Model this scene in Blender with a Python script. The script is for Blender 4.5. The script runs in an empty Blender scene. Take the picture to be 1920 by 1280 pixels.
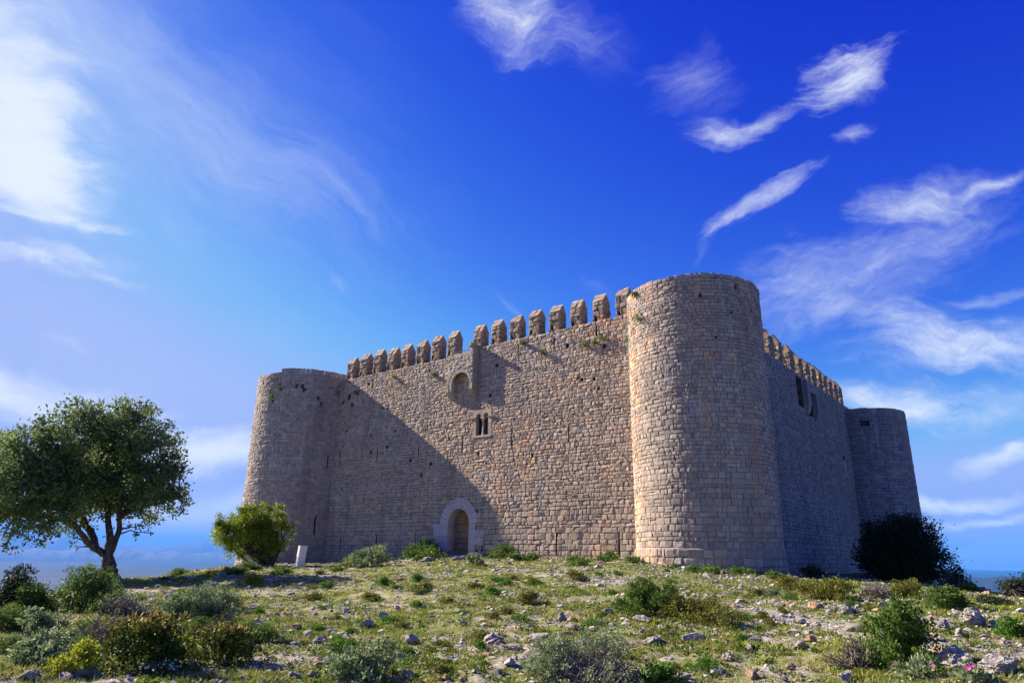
import bpy, bmesh, math, random
import numpy as np
from mathutils import Matrix, Vector
sc = bpy.context.scene
COL = sc.collection
rad = math.radians

# ------------------------------------------------------------------ camera
# world frame: camera eye at the origin, +X along the castle's front wall to the right, +Y into the castle, +Z up
R = np.array([[0.7868037, -0.17474686, -0.59194887], [0.61704645, 0.24433015, 0.74803506], [0.01391418, -0.95381671, 0.3000668]])
cam = bpy.data.cameras.new('camera'); cam.lens = 24.0; cam.sensor_width = 36.0; cam.clip_start = 0.1; cam.clip_end = 90000
co = bpy.data.objects.new('camera', cam); COL.objects.link(co)
co.matrix_world = Matrix([[R[i][0], -R[i][1], -R[i][2], 0.0] for i in range(3)] + [[0, 0, 0, 1]])
sc.camera = co
def wd(u, v):
    d = R @ np.array([u - 960.0, v - 640.0, 1280.0]); return d / np.linalg.norm(d)

# ------------------------------------------------------------------ exposure
sc.view_settings.view_transform = 'Standard'; sc.view_settings.look = 'None'
sc.view_settings.exposure = 1.5; sc.view_settings.gamma = 1.0; sc.view_settings.use_curve_mapping = False

# ------------------------------------------------------------------ sun
SUN_EL = rad(30.0); SUN_AZ = math.atan2(-0.982, -0.19)            # azimuth from +Y towards +X
sdir = Vector((math.sin(SUN_AZ) * math.cos(SUN_EL), math.cos(SUN_AZ) * math.cos(SUN_EL), math.sin(SUN_EL)))
sl = bpy.data.lights.new('sun', 'SUN'); sl.energy = 5.0; sl.angle = rad(0.53); sl.color = (1.0, 0.86, 0.69)
so = bpy.data.objects.new('sun', sl); COL.objects.link(so)
so.rotation_euler = (-sdir).to_track_quat('-Z', 'Y').to_euler()

# ------------------------------------------------------------------ world: Nishita sky with cirrus
world = bpy.data.worlds.new('World'); sc.world = world; world.use_nodes = True
class NT:
    def __init__(s, nt): s.nt = nt; nt.nodes.clear()
    def n(s, typ, ins=None, **kw):
        nd = s.nt.nodes.new(typ)
        for k, v in kw.items(): setattr(nd, k, v)
        for k, v in (ins or {}).items():
            if isinstance(v, bpy.types.NodeSocket): s.nt.links.new(v, nd.inputs[k])
            else: nd.inputs[k].default_value = (*v, 1) if nd.inputs[k].type == 'RGBA' and len(v) == 3 else v
        return nd
    def m(s, op, a, b=None, c=None, clamp=False):
        d = {0: a}
        if b is not None: d[1] = b
        if c is not None: d[2] = c
        return s.n('ShaderNodeMath', d, operation=op, use_clamp=clamp).outputs[0]
    def vm(s, op, a, b=None):
        d = {0: a}
        if b is not None: d[1] = b
        nd = s.n('ShaderNodeVectorMath', d, operation=op)
        return nd.outputs['Value'] if op in ('LENGTH', 'DOT_PRODUCT') else nd.outputs[0]
    def noise(s, vec, scale, detail=4, rough=0.5, out='Fac', dist=0.0):
        return s.n('ShaderNodeTexNoise', {'Vector': vec, 'Scale': scale, 'Detail': detail, 'Roughness': rough, 'Distortion': dist}).outputs[out]
    def ramp(s, f, stops, interp='LINEAR'):
        nd = s.n('ShaderNodeValToRGB', {0: f}); cr = nd.color_ramp; cr.interpolation = interp
        while len(cr.elements) < len(stops): cr.elements.new(0.5)
        for e, (p, c) in zip(cr.elements, stops): e.position = p; e.color = c if len(c) == 4 else (*c, 1)
        return nd.outputs['Color']
    def rng(s, f, a, b, c=0.0, d=1.0, it='SMOOTHSTEP'):
        return s.n('ShaderNodeMapRange', {0: f, 1: a, 2: b, 3: c, 4: d}, interpolation_type=it).outputs[0]
    def mix(s, f, a, b, blend='MIX'):
        nd = s.n('ShaderNodeMix', data_type='RGBA', blend_type=blend)
        for k, v in ((0, f), (6, a), (7, b)):
            if isinstance(v, bpy.types.NodeSocket): s.nt.links.new(v, nd.inputs[k])
            else: nd.inputs[k].default_value = v if k == 0 else ((*v, 1) if len(v) == 3 else v)
        return nd.outputs[2]

def build_world():
    t = NT(world.node_tree)
    sky = t.n('ShaderNodeTexSky', sky_type='NISHITA', sun_disc=False, sun_elevation=SUN_EL, sun_rotation=SUN_AZ,
              altitude=300.0, air_density=1.0, dust_density=0.25, ozone_density=3.0)
    # deepen the blue as the polarised, saturated sky of the place
    cs = t.n('ShaderNodeSeparateColor', {0: sky.outputs[0]})
    sepg = [t.m('MAXIMUM', t.m('SUBTRACT', t.m('SMOOTH_MIN', t.m('MULTIPLY', t.m('POWER', cs.outputs[i], g), k), top, 2.0), off), 0.0) for i, g, k, top, off in SKYC]
    base = t.n('ShaderNodeCombineColor', {0: sepg[0], 1: sepg[1], 2: sepg[2]}).outputs[0]
    p = t.n('ShaderNodeTexCoord').outputs['Generated']
    w1 = t.vm('SUBTRACT', t.noise(p, 3.2, 5, 0.55, 'Color'), (0.5, 0.5, 0.5))
    w2 = t.vm('SUBTRACT', t.noise(p, 11.0, 6, 0.6, 'Color'), (0.5, 0.5, 0.5))
    q = t.vm('ADD', p, t.vm('ADD', t.vm('MULTIPLY', w1, (0.16,) * 3), t.vm('MULTIPLY', w2, (0.038,) * 3)))
    grain = []
    for gi, ga in enumerate((-40, 0, 32)):
        c = wd(960, 400); a = rad(ga); ex = R[:, 0]; ey = np.cross(c, ex); ey /= np.linalg.norm(ey)
        if ey @ R[:, 1] > 0: ey = -ey
        e1 = ex * math.cos(a) + ey * math.sin(a); e2 = np.cross(c, e1)
        eul = Matrix([[e1[i], e2[i], c[i]] for i in range(3)]).to_euler()
        mp = t.n('ShaderNodeMapping', {'Vector': q, 'Location': (gi * 3.1, 1.7, 0.4), 'Rotation': tuple(eul), 'Scale': (0.15, 0.03, 0.08)}, vector_type='TEXTURE').outputs[0]
        grain.append(t.noise(mp, 1.0, 6, 0.66))
    fine = t.noise(t.n('ShaderNodeMapping', {'Vector': q, 'Rotation': (0.4, 0.2, 0.5), 'Scale': (7, 34, 20)}).outputs[0], 1.0, 6, 0.7, dist=0.6)
    acc = None
    for (u, v, su, sv, ang, soft, amp, fr, st) in CLOUDS:
        if isinstance(u, tuple): c = np.array(u, float); c /= np.linalg.norm(c); k = 1.0
        else: c = wd(u, v); k = (c @ R[:, 2]) ** 1.0 / 1280.0
        ex = R[:, 0] - c * (R[:, 0] @ c); ex /= np.linalg.norm(ex); ey = np.cross(c, ex)
        if ey @ R[:, 1] > 0: ey = -ey
        a = rad(ang); e1 = ex * math.cos(a) + ey * math.sin(a); e2 = np.cross(c, e1)
        eul = Matrix([[e1[i], e2[i], c[i]] for i in range(3)]).to_euler()
        mp = t.n('ShaderNodeMapping', {'Vector': q, 'Location': tuple(c), 'Rotation': tuple(eul), 'Scale': (su * k, sv * k, 0.7)}, vector_type='TEXTURE').outputs[0]
        ln = t.vm('LENGTH', mp)
        no = grain[0 if ang < -20 else 2 if ang > 20 else 1]
        d = t.m('ADD', t.m('SUBTRACT', 1.0 - amp * 0.62, ln), t.m('MULTIPLY', t.m('SUBTRACT', no, 0.10), amp * 1.6))
        d = t.m('MULTIPLY', t.m('MULTIPLY', t.rng(d, 0.0, soft * 1.6), t.rng(fine, 0.28, 0.76, 0.5, 1.3)) if amp > 0.75 else t.rng(d, 0.0, soft * 1.6), st, clamp=True)
        acc = d if acc is None else t.m('ADD', acc, t.m('MULTIPLY', d, t.m('SUBTRACT', 1.0, acc)))
    col = t.mix(acc, base, CLOUDCOL)
    bg = t.n('ShaderNodeBackground', {'Color': col, 'Strength': 0.05})
    t.nt.links.new(bg.outputs[0], t.n('ShaderNodeOutputWorld').inputs[0])
SKYC = ((0, 2.9, 0.140, 2.6, 0.02), (1, 2.5, 0.155, 3.6, 0.11), (2, 0.65, 2.30, 6.6, 0.0))      # channel, contrast, gain, ceiling, offset
CLOUDCOL = (6.1, 6.6, 7.2)
CLOUDS = [  # u, v, half-width, half-height (photo px at that bearing), tilt, softness, raggedness, grain, strength
    (260, 230, 760, 480, -38, 1.7, 0.35, 1.6, 0.60), (360, 220, 480, 180, -42, 1.5, 0.7, 1.6, 0.42), (180, 740, 680, 330, -8, 1.6, 0.3, 1.6, 0.46), (560, 330, 250, 85, -30, 1.3, 0.7, 1.8, 0.32), (120, 60, 260, 200, 0, 1.4, 0.7, 1.6, 0.5),
    (-20, 190, 170, 330, 6, 0.8, 0.6, 2.2, 0.96), (40, 350, 150, 95, -8, 0.6, 0.6, 2.0, 0.9), (30, 290, 90, 190, 6, 0.5, 0.5, 2.0, 0.85), (110, 424, 150, 16, 4, 0.6, 0.9, 1.8, 0.6),
    (75, 525, 140, 42, 14, 0.8, 1.1, 1.7, 0.85), (190, 526, 90, 14, -5, 1.0, 1.2, 1.7, 0.35), (40, 775, 330, 70, -3, 0.7, 0.7, 2.0, 0.9),
    (380, 845, 260, 48, -2, 0.6, 0.7, 2.0, 0.95), (300, 950, 560, 60, 0, 0.8, 0.6, 2.0, 0.8), (140, 668, 60, 14, 0, 1.0, 1.0, 2.0, 0.25),
    (1005, 30, 150, 85, -10, 0.9, 1.1, 1.7, 0.8), (1120, 60, 130, 50, -25, 1.2, 1.2, 1.8, 0.2),
    (1290, 155, 85, 80, 40, 1.3, 1.5, 1.8, 0.34), (1365, 244, 105, 30, 10, 0.8, 1.2, 1.8, 0.8), (1445, 215, 95, 26, 42, 1.0, 1.3, 1.8, 0.38),
    (1568, 128, 100, 58, 14, 0.7, 1.4, 1.6, 0.95), (1612, 146, 70, 46, -30, 0.9, 1.5, 1.6, 0.6), (1560, 165, 70, 26, -12, 1.0, 1.4, 1.6, 0.4), (1622, 262, 48, 20, 5, 0.9, 1.3, 1.6, 0.5), (1420, 382, 140, 30, 27, 0.75, 1.1, 1.9, 0.9),
    (1310, 470, 60, 18, 70, 1.2, 1.0, 1.8, 0.15), (1765, 388, 150, 55, 18, 0.9, 1.1, 1.8, 0.85), (1880, 345, 120, 20, 32, 0.8, 1.0, 2.0, 0.8),
    (1620, 520, 290, 85, 24, 1.1, 1.0, 1.9, 0.8), (1480, 530, 140, 65, 10, 1.0, 1.1, 1.9, 0.65), (1640, 600, 230, 55, -8, 1.0, 1.1, 1.9, 0.55),
    (1860, 560, 140, 16, 10, 0.9, 1.0, 2.0, 0.4), (1730, 645, 190, 60, 2, 0.8, 0.9, 1.9, 0.95), (1900, 640, 160, 60, 6, 1.0, 1.0, 1.9, 0.65),
    (1670, 745, 140, 44, 0, 0.7, 0.9, 2.0, 0.9), (1850, 745, 150, 50, 12, 1.0, 1.0, 2.0, 0.65), (1880, 832, 120, 28, 14, 0.7, 1.0, 1.9, 0.9),
    (330, 1000, 900, 55, 1, 1.3, 0.4, 2.0, 0.45), (1810, 918, 170, 20, -3, 0.6, 1.0, 2.2, 0.95), (1850, 960, 190, 18, -2, 0.6, 1.0, 2.2, 0.85), (1850, 1035, 300, 38, 0, 1.0, 0.7, 2.0, 0.6),
    (970, 530, 60, 14, -48, 1.1, 1.0, 1.8, 0.22), (625, 520, 40, 24, -30, 1.1, 1.1, 1.7, 0.25), (1140, 510, 60, 14, -45, 1.1, 1.0, 1.8, 0.12),
    ((-0.72, -0.62, 0.32), 0, 0.85, 0.6, 0, 1.2, 0.6, 1.6, 0.85),      # unseen bright veil added behind the camera to fill the front wall's shade
]
build_world()

# ------------------------------------------------------------------ helpers
rng = np.random.default_rng(7)
def _hash(ix, iy, seed):
    h = (ix.astype(np.int64) * 374761393 + iy.astype(np.int64) * 668265263 + seed * 1442695041) & 0x7fffffff
    h = ((h ^ (h >> 13)) * 1274126177) & 0x7fffffff
    return ((h ^ (h >> 16)) & 0xffff) / 65535.0
def vnoise(x, y, seed=0):
    x = np.asarray(x, float); y = np.asarray(y, float)
    ix = np.floor(x); iy = np.floor(y); fx = x - ix; fy = y - iy
    fx = fx * fx * (3 - 2 * fx); fy = fy * fy * (3 - 2 * fy)
    a = _hash(ix, iy, seed); b = _hash(ix + 1, iy, seed); c = _hash(ix, iy + 1, seed); d = _hash(ix + 1, iy + 1, seed)
    return (a * (1 - fx) + b * fx) * (1 - fy) + (c * (1 - fx) + d * fx) * fy
def fbm(x, y, seed=0, oct=4, gain=0.5):
    s = 0; a = 1; t = 0
    for o in range(oct):
        s = s + a * vnoise(np.asarray(x) * 2 ** o, np.asarray(y) * 2 ** o, seed + o * 17); t += a; a *= gain
    return s / t

def mesh(name, V, F, mats=(), mi=None, attrs=None, smooth=False, vattrs=None):
    me = bpy.data.meshes.new(name)
    if isinstance(F, np.ndarray):
        k = F.shape[1]; me.vertices.add(len(V)); me.vertices.foreach_set('co', np.ascontiguousarray(V, np.float32).ravel())
        me.loops.add(F.size); me.loops.foreach_set('vertex_index', F.ravel().astype(np.int32))
        me.polygons.add(len(F)); me.polygons.foreach_set('loop_start', np.arange(0, F.size, k, dtype=np.int32))
    else:
        me.from_pydata([tuple(map(float, v)) for v in V], [], [tuple(map(int, f)) for f in F])
    for m in mats: me.materials.append(m)
    n = len(me.polygons)
    if mi is not None: me.polygons.foreach_set('material_index', np.asarray(mi, np.int32))
    me.polygons.foreach_set('use_smooth', np.full(n, smooth, bool))
    for dom, dd in (('FACE', attrs), ('POINT', vattrs)):
        for k, a in (dd or {}).items():
            at = me.attributes.new(k, 'FLOAT', dom); at.data.foreach_set('value', np.asarray(a, np.float32))
    me.update(calc_edges=True); me.validate(clean_customdata=False)
    return me
def link(name, me, parent=None, loc=None):
    o = bpy.data.objects.new(name, me); COL.objects.link(o)
    if parent is not None: o.parent = parent
    if loc is not None: o.location = loc
    return o
def tag(o, label=None, cat=None, group=None, kind=None):
    if label: o['label'] = label
    if cat: o['category'] = cat
    if group: o['group'] = group
    if kind: o['kind'] = kind
    return o
def empty(name, loc, label, cat, group=None):
    o = bpy.data.objects.new(name, None); COL.objects.link(o); o.location = loc; o.empty_display_size = 0.3
    return tag(o, label, cat, group)

class MB:
    """collects pieces (V, F list, material index, face attribute) into one mesh"""
    def __init__(s): s.V = []; s.F = []; s.m = []; s.t = []; s.w = []; s.n = 0
    def add(s, V, F, mi=0, tone=0.5, warm=0.5):
        V = np.asarray(V, float); s.V.append(V)
        for f in F: s.F.append([i + s.n for i in f])
        k = len(F); s.m += [mi] * k if np.isscalar(mi) else list(mi)
        s.t += [tone] * k if np.isscalar(tone) else list(tone); s.w += [warm] * k if np.isscalar(warm) else list(warm)
        s.n += len(V)
    def box(s, a, b, mi=0, tone=0.5, warm=0.5, jit=0.0):
        x0, y0, z0 = a; x1, y1, z1 = b
        V = np.array([(x0, y0, z0), (x1, y0, z0), (x1, y1, z0), (x0, y1, z0), (x0, y0, z1), (x1, y0, z1), (x1, y1, z1), (x0, y1, z1)], float)
        if jit: V += rng.uniform(-jit, jit, V.shape)
        s.add(V, [(0, 3, 2, 1), (4, 5, 6, 7), (0, 1, 5, 4), (1, 2, 6, 5), (2, 3, 7, 6), (3, 0, 4, 7)], mi, tone, warm)
    def prism(s, pts, f0, f1, mi=0, tone=0.5, warm=0.5):
        """2-D outline pts, f0/f1 map a point to the near and far 3-D end"""
        n = len(pts); V = [f0(p) for p in pts] + [f1(p) for p in pts]
        F = [tuple(range(n)), tuple(range(2 * n - 1, n - 1, -1))] + [(i, i + n, (i + 1) % n + n, (i + 1) % n) for i in range(n)]
        s.add(V, F, mi, tone, warm)
    def build(s, name, mats, smooth=False):
        return mesh(name, np.concatenate(s.V), s.F, mats, s.m, {'tone': s.t, 'warm': s.w}, smooth)

# ------------------------------------------------------------------ materials
def mat(name):
    m = bpy.data.materials.new(name); m.use_nodes = True; t = NT(m.node_tree)
    return m, t
def finish(t, col, rough=0.9, bump=None, strength=0.4, dist=0.02, spec=0.2, trans=0.0):
    ins = {'Base Color': col, 'Roughness': rough, 'Specular IOR Level': spec}
    if bump is not None: ins['Normal'] = t.n('ShaderNodeBump', {'Height': bump, 'Strength': strength, 'Distance': dist}).outputs[0]
    sh = t.n('ShaderNodeBsdfPrincipled', ins).outputs[0]
    if trans:
        tr = t.n('ShaderNodeBsdfTranslucent', {'Color': col}).outputs[0]
        sh = t.n('ShaderNodeMixShader', {0: trans, 1: sh, 2: tr}).outputs[0]
    t.nt.links.new(sh, t.n('ShaderNodeOutputMaterial').inputs[0])
def attr(t, name): return t.n('ShaderNodeAttribute', attribute_name=name).outputs['Fac']

def masonry(name, grey, warm, dark, pink, warmth=0.0, streak=0.0, lichen=0.0, west=None):
    """weathered limestone blocks: a tone and a warmth per block, stains with a shape of their own"""
    m, t = mat(name); p = t.n('ShaderNodeTexCoord').outputs['Object']
    tone = attr(t, 'tone'); wm = attr(t, 'warm')
    big = t.noise(p, 0.35, 4, 0.6); med = t.noise(p, 2.6, 5, 0.65); fine = t.noise(p, 17.0, 5, 0.7)
    c = t.mix(t.rng(tone, 0.0, 1.0, it='LINEAR'), dark, grey)
    w = t.m('ADD', t.m('ADD', t.m('MULTIPLY', wm, 0.32), t.m('MULTIPLY', t.m('SUBTRACT', med, 0.5), 2.4)), t.m('ADD', t.m('MULTIPLY', t.m('SUBTRACT', big, 0.5), 1.6), warmth))
    if west: w = t.m('ADD', w, t.m('MULTIPLY', t.rng(t.n('ShaderNodeSeparateXYZ', {0: p}).outputs[0], west[0], west[1]), 0.42))     # extra ochre tone towards lower x
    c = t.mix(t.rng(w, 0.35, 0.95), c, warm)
    c = t.mix(t.m('MULTIPLY', t.m('GREATER_THAN', wm, 0.965), 0.6), c, pink)
    if streak:
        sp = t.n('ShaderNodeMapping', {'Vector': p, 'Scale': (1.5, 1.5, 0.09)}).outputs[0]
        c = t.mix(t.m('MULTIPLY', t.rng(t.noise(sp, 1.0, 4, 0.6), 0.50, 0.68), streak), c, (0.50, 0.27, 0.13))
        sp2 = t.n('ShaderNodeMapping', {'Vector': p, 'Scale': (2.6, 2.6, 0.12), 'Location': (5, 2, 1)}).outputs[0]
        c = t.mix(t.m('MULTIPLY', t.rng(t.noise(sp2, 1.0, 4, 0.6), 0.56, 0.7), 0.4), c, (0.50, 0.46, 0.42))
    if lichen: c = t.mix(t.m('MULTIPLY', t.rng(t.noise(p, 5.0, 4, 0.7), 0.56, 0.68), lichen), c, (0.30, 0.25, 0.07))
    band = t.n('ShaderNodeMapping', {'Vector': p, 'Scale': (0.16, 0.16, 0.8), 'Location': (3, 1, 7)}).outputs[0]
    c = t.mix(t.m('MULTIPLY', t.rng(t.noise(band, 1.0, 5, 0.65), 0.54, 0.66), 0.35), c, (0.46, 0.40, 0.345))
    run = t.n('ShaderNodeMapping', {'Vector': p, 'Scale': (0.9, 0.9, 0.16), 'Location': (8, 4, 2)}).outputs[0]
    c = t.mix(t.m('MULTIPLY', t.rng(t.noise(run, 1.0, 5, 0.65), 0.50, 0.64), 0.5), c, (0.19, 0.17, 0.155))
    c = t.mix(t.rng(fine, 0.32, 0.46, 0.45, 0.0), c, (0.07, 0.06, 0.055))
    c = t.mix(t.rng(t.noise(p, 7.0, 5, 0.7), 0.58, 0.75, 0.0, 0.5), c, (0.46, 0.40, 0.345))
    h = t.m('ADD', t.m('MULTIPLY', fine, 0.5), t.noise(p, 6.0, 4, 0.6))
    finish(t, c, 0.92, h, 0.45, 0.025)
    return m
def mortar(name, c0, c1):
    m, t = mat(name); p = t.n('ShaderNodeTexCoord').outputs['Object']
    n = t.noise(p, 3.0, 5, 0.65)
    finish(t, t.mix(t.rng(n, 0.35, 0.65), c0, c1), 0.95, t.noise(p, 30.0, 4, 0.6), 0.6, 0.02)
    return m
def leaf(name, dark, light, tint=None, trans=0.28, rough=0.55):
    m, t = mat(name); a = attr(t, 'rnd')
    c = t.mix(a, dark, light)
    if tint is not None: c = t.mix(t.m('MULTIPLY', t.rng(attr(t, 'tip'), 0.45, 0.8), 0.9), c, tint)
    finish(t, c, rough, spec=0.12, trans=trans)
    return m

M = {}
M['wall'] = masonry('wall_stone', (0.425, 0.345, 0.272), (0.54, 0.345, 0.21), (0.235, 0.195, 0.16), (0.38, 0.215, 0.15), 0.20, 0.15)
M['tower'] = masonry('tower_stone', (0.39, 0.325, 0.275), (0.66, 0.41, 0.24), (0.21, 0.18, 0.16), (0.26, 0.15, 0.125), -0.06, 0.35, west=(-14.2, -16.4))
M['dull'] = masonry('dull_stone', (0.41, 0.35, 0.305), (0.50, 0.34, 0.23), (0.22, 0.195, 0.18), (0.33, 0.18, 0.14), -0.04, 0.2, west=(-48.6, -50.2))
M['side'] = masonry('shaded_side_stone', (0.29, 0.28, 0.265), (0.34, 0.26, 0.21), (0.16, 0.155, 0.15), (0.20, 0.13, 0.12), 0.0, 0.15)  # darker, greyer copy of the wall stone, with that side's shade in its colour
M['merlon'] = masonry('merlon_stone', (0.33, 0.275, 0.21), (0.42, 0.25, 0.14), (0.16, 0.13, 0.10), (0.32, 0.16, 0.09), 0.30, 0, 0.55)
M['box'] = masonry('box_stone', (0.42, 0.365, 0.28), (0.46, 0.31, 0.17), (0.30, 0.27, 0.22), (0.36, 0.22, 0.13), 0.12, 0, 0.5)
M['dressed'] = masonry('window_stone', (0.42, 0.385, 0.35), (0.46, 0.34, 0.25), (0.34, 0.31, 0.29), (0.40, 0.30, 0.24), 0.0)
M['pale'] = masonry('dressed_stone', (0.48, 0.40, 0.405), (0.48, 0.36, 0.33), (0.37, 0.325, 0.325), (0.50, 0.42, 0.42), -0.2)
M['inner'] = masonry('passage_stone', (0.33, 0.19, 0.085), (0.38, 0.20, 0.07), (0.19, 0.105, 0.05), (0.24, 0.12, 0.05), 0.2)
M['mortar'] = mortar('lime_mortar', (0.26, 0.22, 0.18), (0.40, 0.34, 0.29))
M['mortar_dark'] = mortar('old_mortar', (0.05, 0.042, 0.035), (0.12, 0.095, 0.075))
m, t = mat('dark_iron'); finish(t, (0.05, 0.045, 0.045), 0.6); M['iron'] = m
m, t = mat('grey_wood'); p = t.n('ShaderNodeTexCoord').outputs['Object']
finish(t, t.mix(t.noise(t.vm('MULTIPLY', p, (30, 30, 2)), 1.0, 4), (0.30, 0.24, 0.27), (0.16, 0.12, 0.12)), 0.8); M['door'] = m

# ------------------------------------------------------------------ terrain
YW, XS = 32.2, -13.44                          # front wall plane, side wall plane
def horizon(u): return 1042.7 + 0.0146 * (u - 960)
TCOL = {  # photo column -> (distance m, px below eye level) of the hilltop seen there; crest distance
    -500: ([(8, 242), (12, 172), (16, 128), (22, 98), (27, 86)], 27),
    0: ([(8, 242), (12, 172), (16, 128), (22, 98), (28, 85)], 28),
    205: ([(8, 240), (12, 172), (17, 118), (25, 82), (32, 62), (39, 53)], 39),
    330: ([(8, 238), (10, 195), (15, 130), (22, 88), (30, 60), (38, 47), (45, 41)], 45),
    440: ([(8, 236), (11, 180), (16, 125), (24, 78), (32, 47), (40, 30), (48, 23), (56, 20)], 62),
    620: ([(8, 235), (11, 175), (15, 128), (22, 80), (30, 46), (38, 28), (45, 21), (53, 18)], 75),
    860: ([(8, 233), (10.5, 165), (14, 115), (20, 70), (28, 35), (34, 18), (40, 6), (43.5, 0)], 75),
    1188: ([(8, 230), (11, 145), (15, 88), (20, 50), (25, 27), (30, 12), (35, 2)], 75),
    1330: ([(8, 228), (11, 146), (15, 92), (20, 58), (26, 33), (31.5, 17)], 75),
    1466: ([(8, 226), (12, 132), (16, 88), (22, 56), (28, 36), (34.7, 28)], 75),
    1650: ([(8, 224), (11, 140), (15, 95), (20, 68), (26, 50), (34, 36), (45, 33)], 66),
    1900: ([(8, 222), (10, 175), (13, 125), (18, 88), (24, 69), (34, 60)], 36),
    2400: ([(8, 220), (11, 165), (16, 110), (22, 85), (30, 75)], 30)}
def az_of(u, v=None): d = wd(u, horizon(u) if v is None else v); return math.atan2(d[0], d[1])
DG = np.concatenate([np.arange(0, 80, 0.5), np.arange(80, 1400, 20.0)])
azs, prof = [], []
for u in sorted(TCOL):
    pts, crest = TCOL[u]; dd = [0, 4]; zz = [-1.66, -1.46]
    for d, px in pts:
        r = wd(u, horizon(u) + px); dd.append(d); zz.append(d * r[2] / math.hypot(r[0], r[1]))
    z = np.interp(DG, dd, zz); x = np.maximum(DG - crest, 0)
    z = np.maximum(z - 0.16 * x - 0.0013 * x * x, -320.0)
    k = np.array([1, 2, 3, 4, 3, 2, 1.0]); k /= k.sum()
    zs = z.copy(); zs[:150] = np.convolve(np.pad(z, 3, mode='edge'), k, 'valid')[:150]; zs[0] = z[0]
    azs.append(az_of(u)); prof.append(zs)
azs = np.array(azs); prof = np.array(prof)
AZG = np.linspace(azs[0], azs[-1], 240)
PG = np.array([[np.interp(a, azs, prof[:, j]) for j in range(len(DG))] for a in AZG])
kk = np.hanning(15); kk /= kk.sum()
PG = np.array([np.convolve(np.pad(PG[:, j], 7, mode='edge'), kk, 'valid') for j in range(len(DG))]).T
def zg(x, y):
    x = np.asarray(x, float); y = np.asarray(y, float)
    a = np.arctan2(x, y); d = np.hypot(x, y)
    fi = np.clip((a - AZG[0]) / (AZG[1] - AZG[0]), 0, len(AZG) - 1.001); i = fi.astype(int); f = fi - i
    j = np.clip(np.searchsorted(DG, d, 'right') - 1, 0, len(DG) - 2); g = np.clip((d - DG[j]) / (DG[j + 1] - DG[j]), 0, 1)
    z = (PG[i, j] * (1 - g) + PG[i, j + 1] * g) * (1 - f) + (PG[i + 1, j] * (1 - g) + PG[i + 1, j + 1] * g) * f
    fade = np.clip(d / 5.0, 0, 1)
    return z + fade * ((fbm(x * 0.55, y * 0.55, 3, 3) - 0.5) * 0.16 + (fbm(x * 2.2, y * 2.2, 9, 3) - 0.5) * 0.10 * (d < 90))
def at(u, v, dmin=5.0, dmax=70.0):
    """the point of the ground that stands at this bearing"""
    r = wd(u, v); h = math.hypot(r[0], r[1]); el = r[2] / h; sx, sy = r[0] / h, r[1] / h
    d = np.arange(dmin, dmax, 0.05); dz = d * el - zg(sx * d, sy * d); k = np.argmax(dz < 0)
    if not (dz < 0).any(): k = int(np.argmin(dz / d))
    return np.array([sx * d[k], sy * d[k], float(zg(sx * d[k], sy * d[k]))]), float(d[k])
def onray(u, v, d):
    r = wd(u, v); return r * (d / math.hypot(r[0], r[1]))

PATH = np.array([at(u, v)[0][:2] for u, v in ((1000, 1075), (1120, 1088), (1230, 1105), (1370, 1138), (1520, 1170), (1700, 1196), (1830, 1218), (2000, 1240))])
def path_w(x, y):
    x = np.asarray(x, float); y = np.asarray(y, float); best = np.full(x.shape, 99.0)
    for (ax, ay), (bx, by) in zip(PATH[:-1], PATH[1:]):
        dx, dy = bx - ax, by - ay; s = np.clip(((x - ax) * dx + (y - ay) * dy) / (dx * dx + dy * dy), 0, 1)
        best = np.minimum(best, np.hypot(x - ax - s * dx, y - ay - s * dy))
    return np.clip(1.1 - best / 0.6 + (fbm(x * 1.3, y * 1.3, 21, 3) - 0.5) * 1.6, 0, 1)

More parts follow.
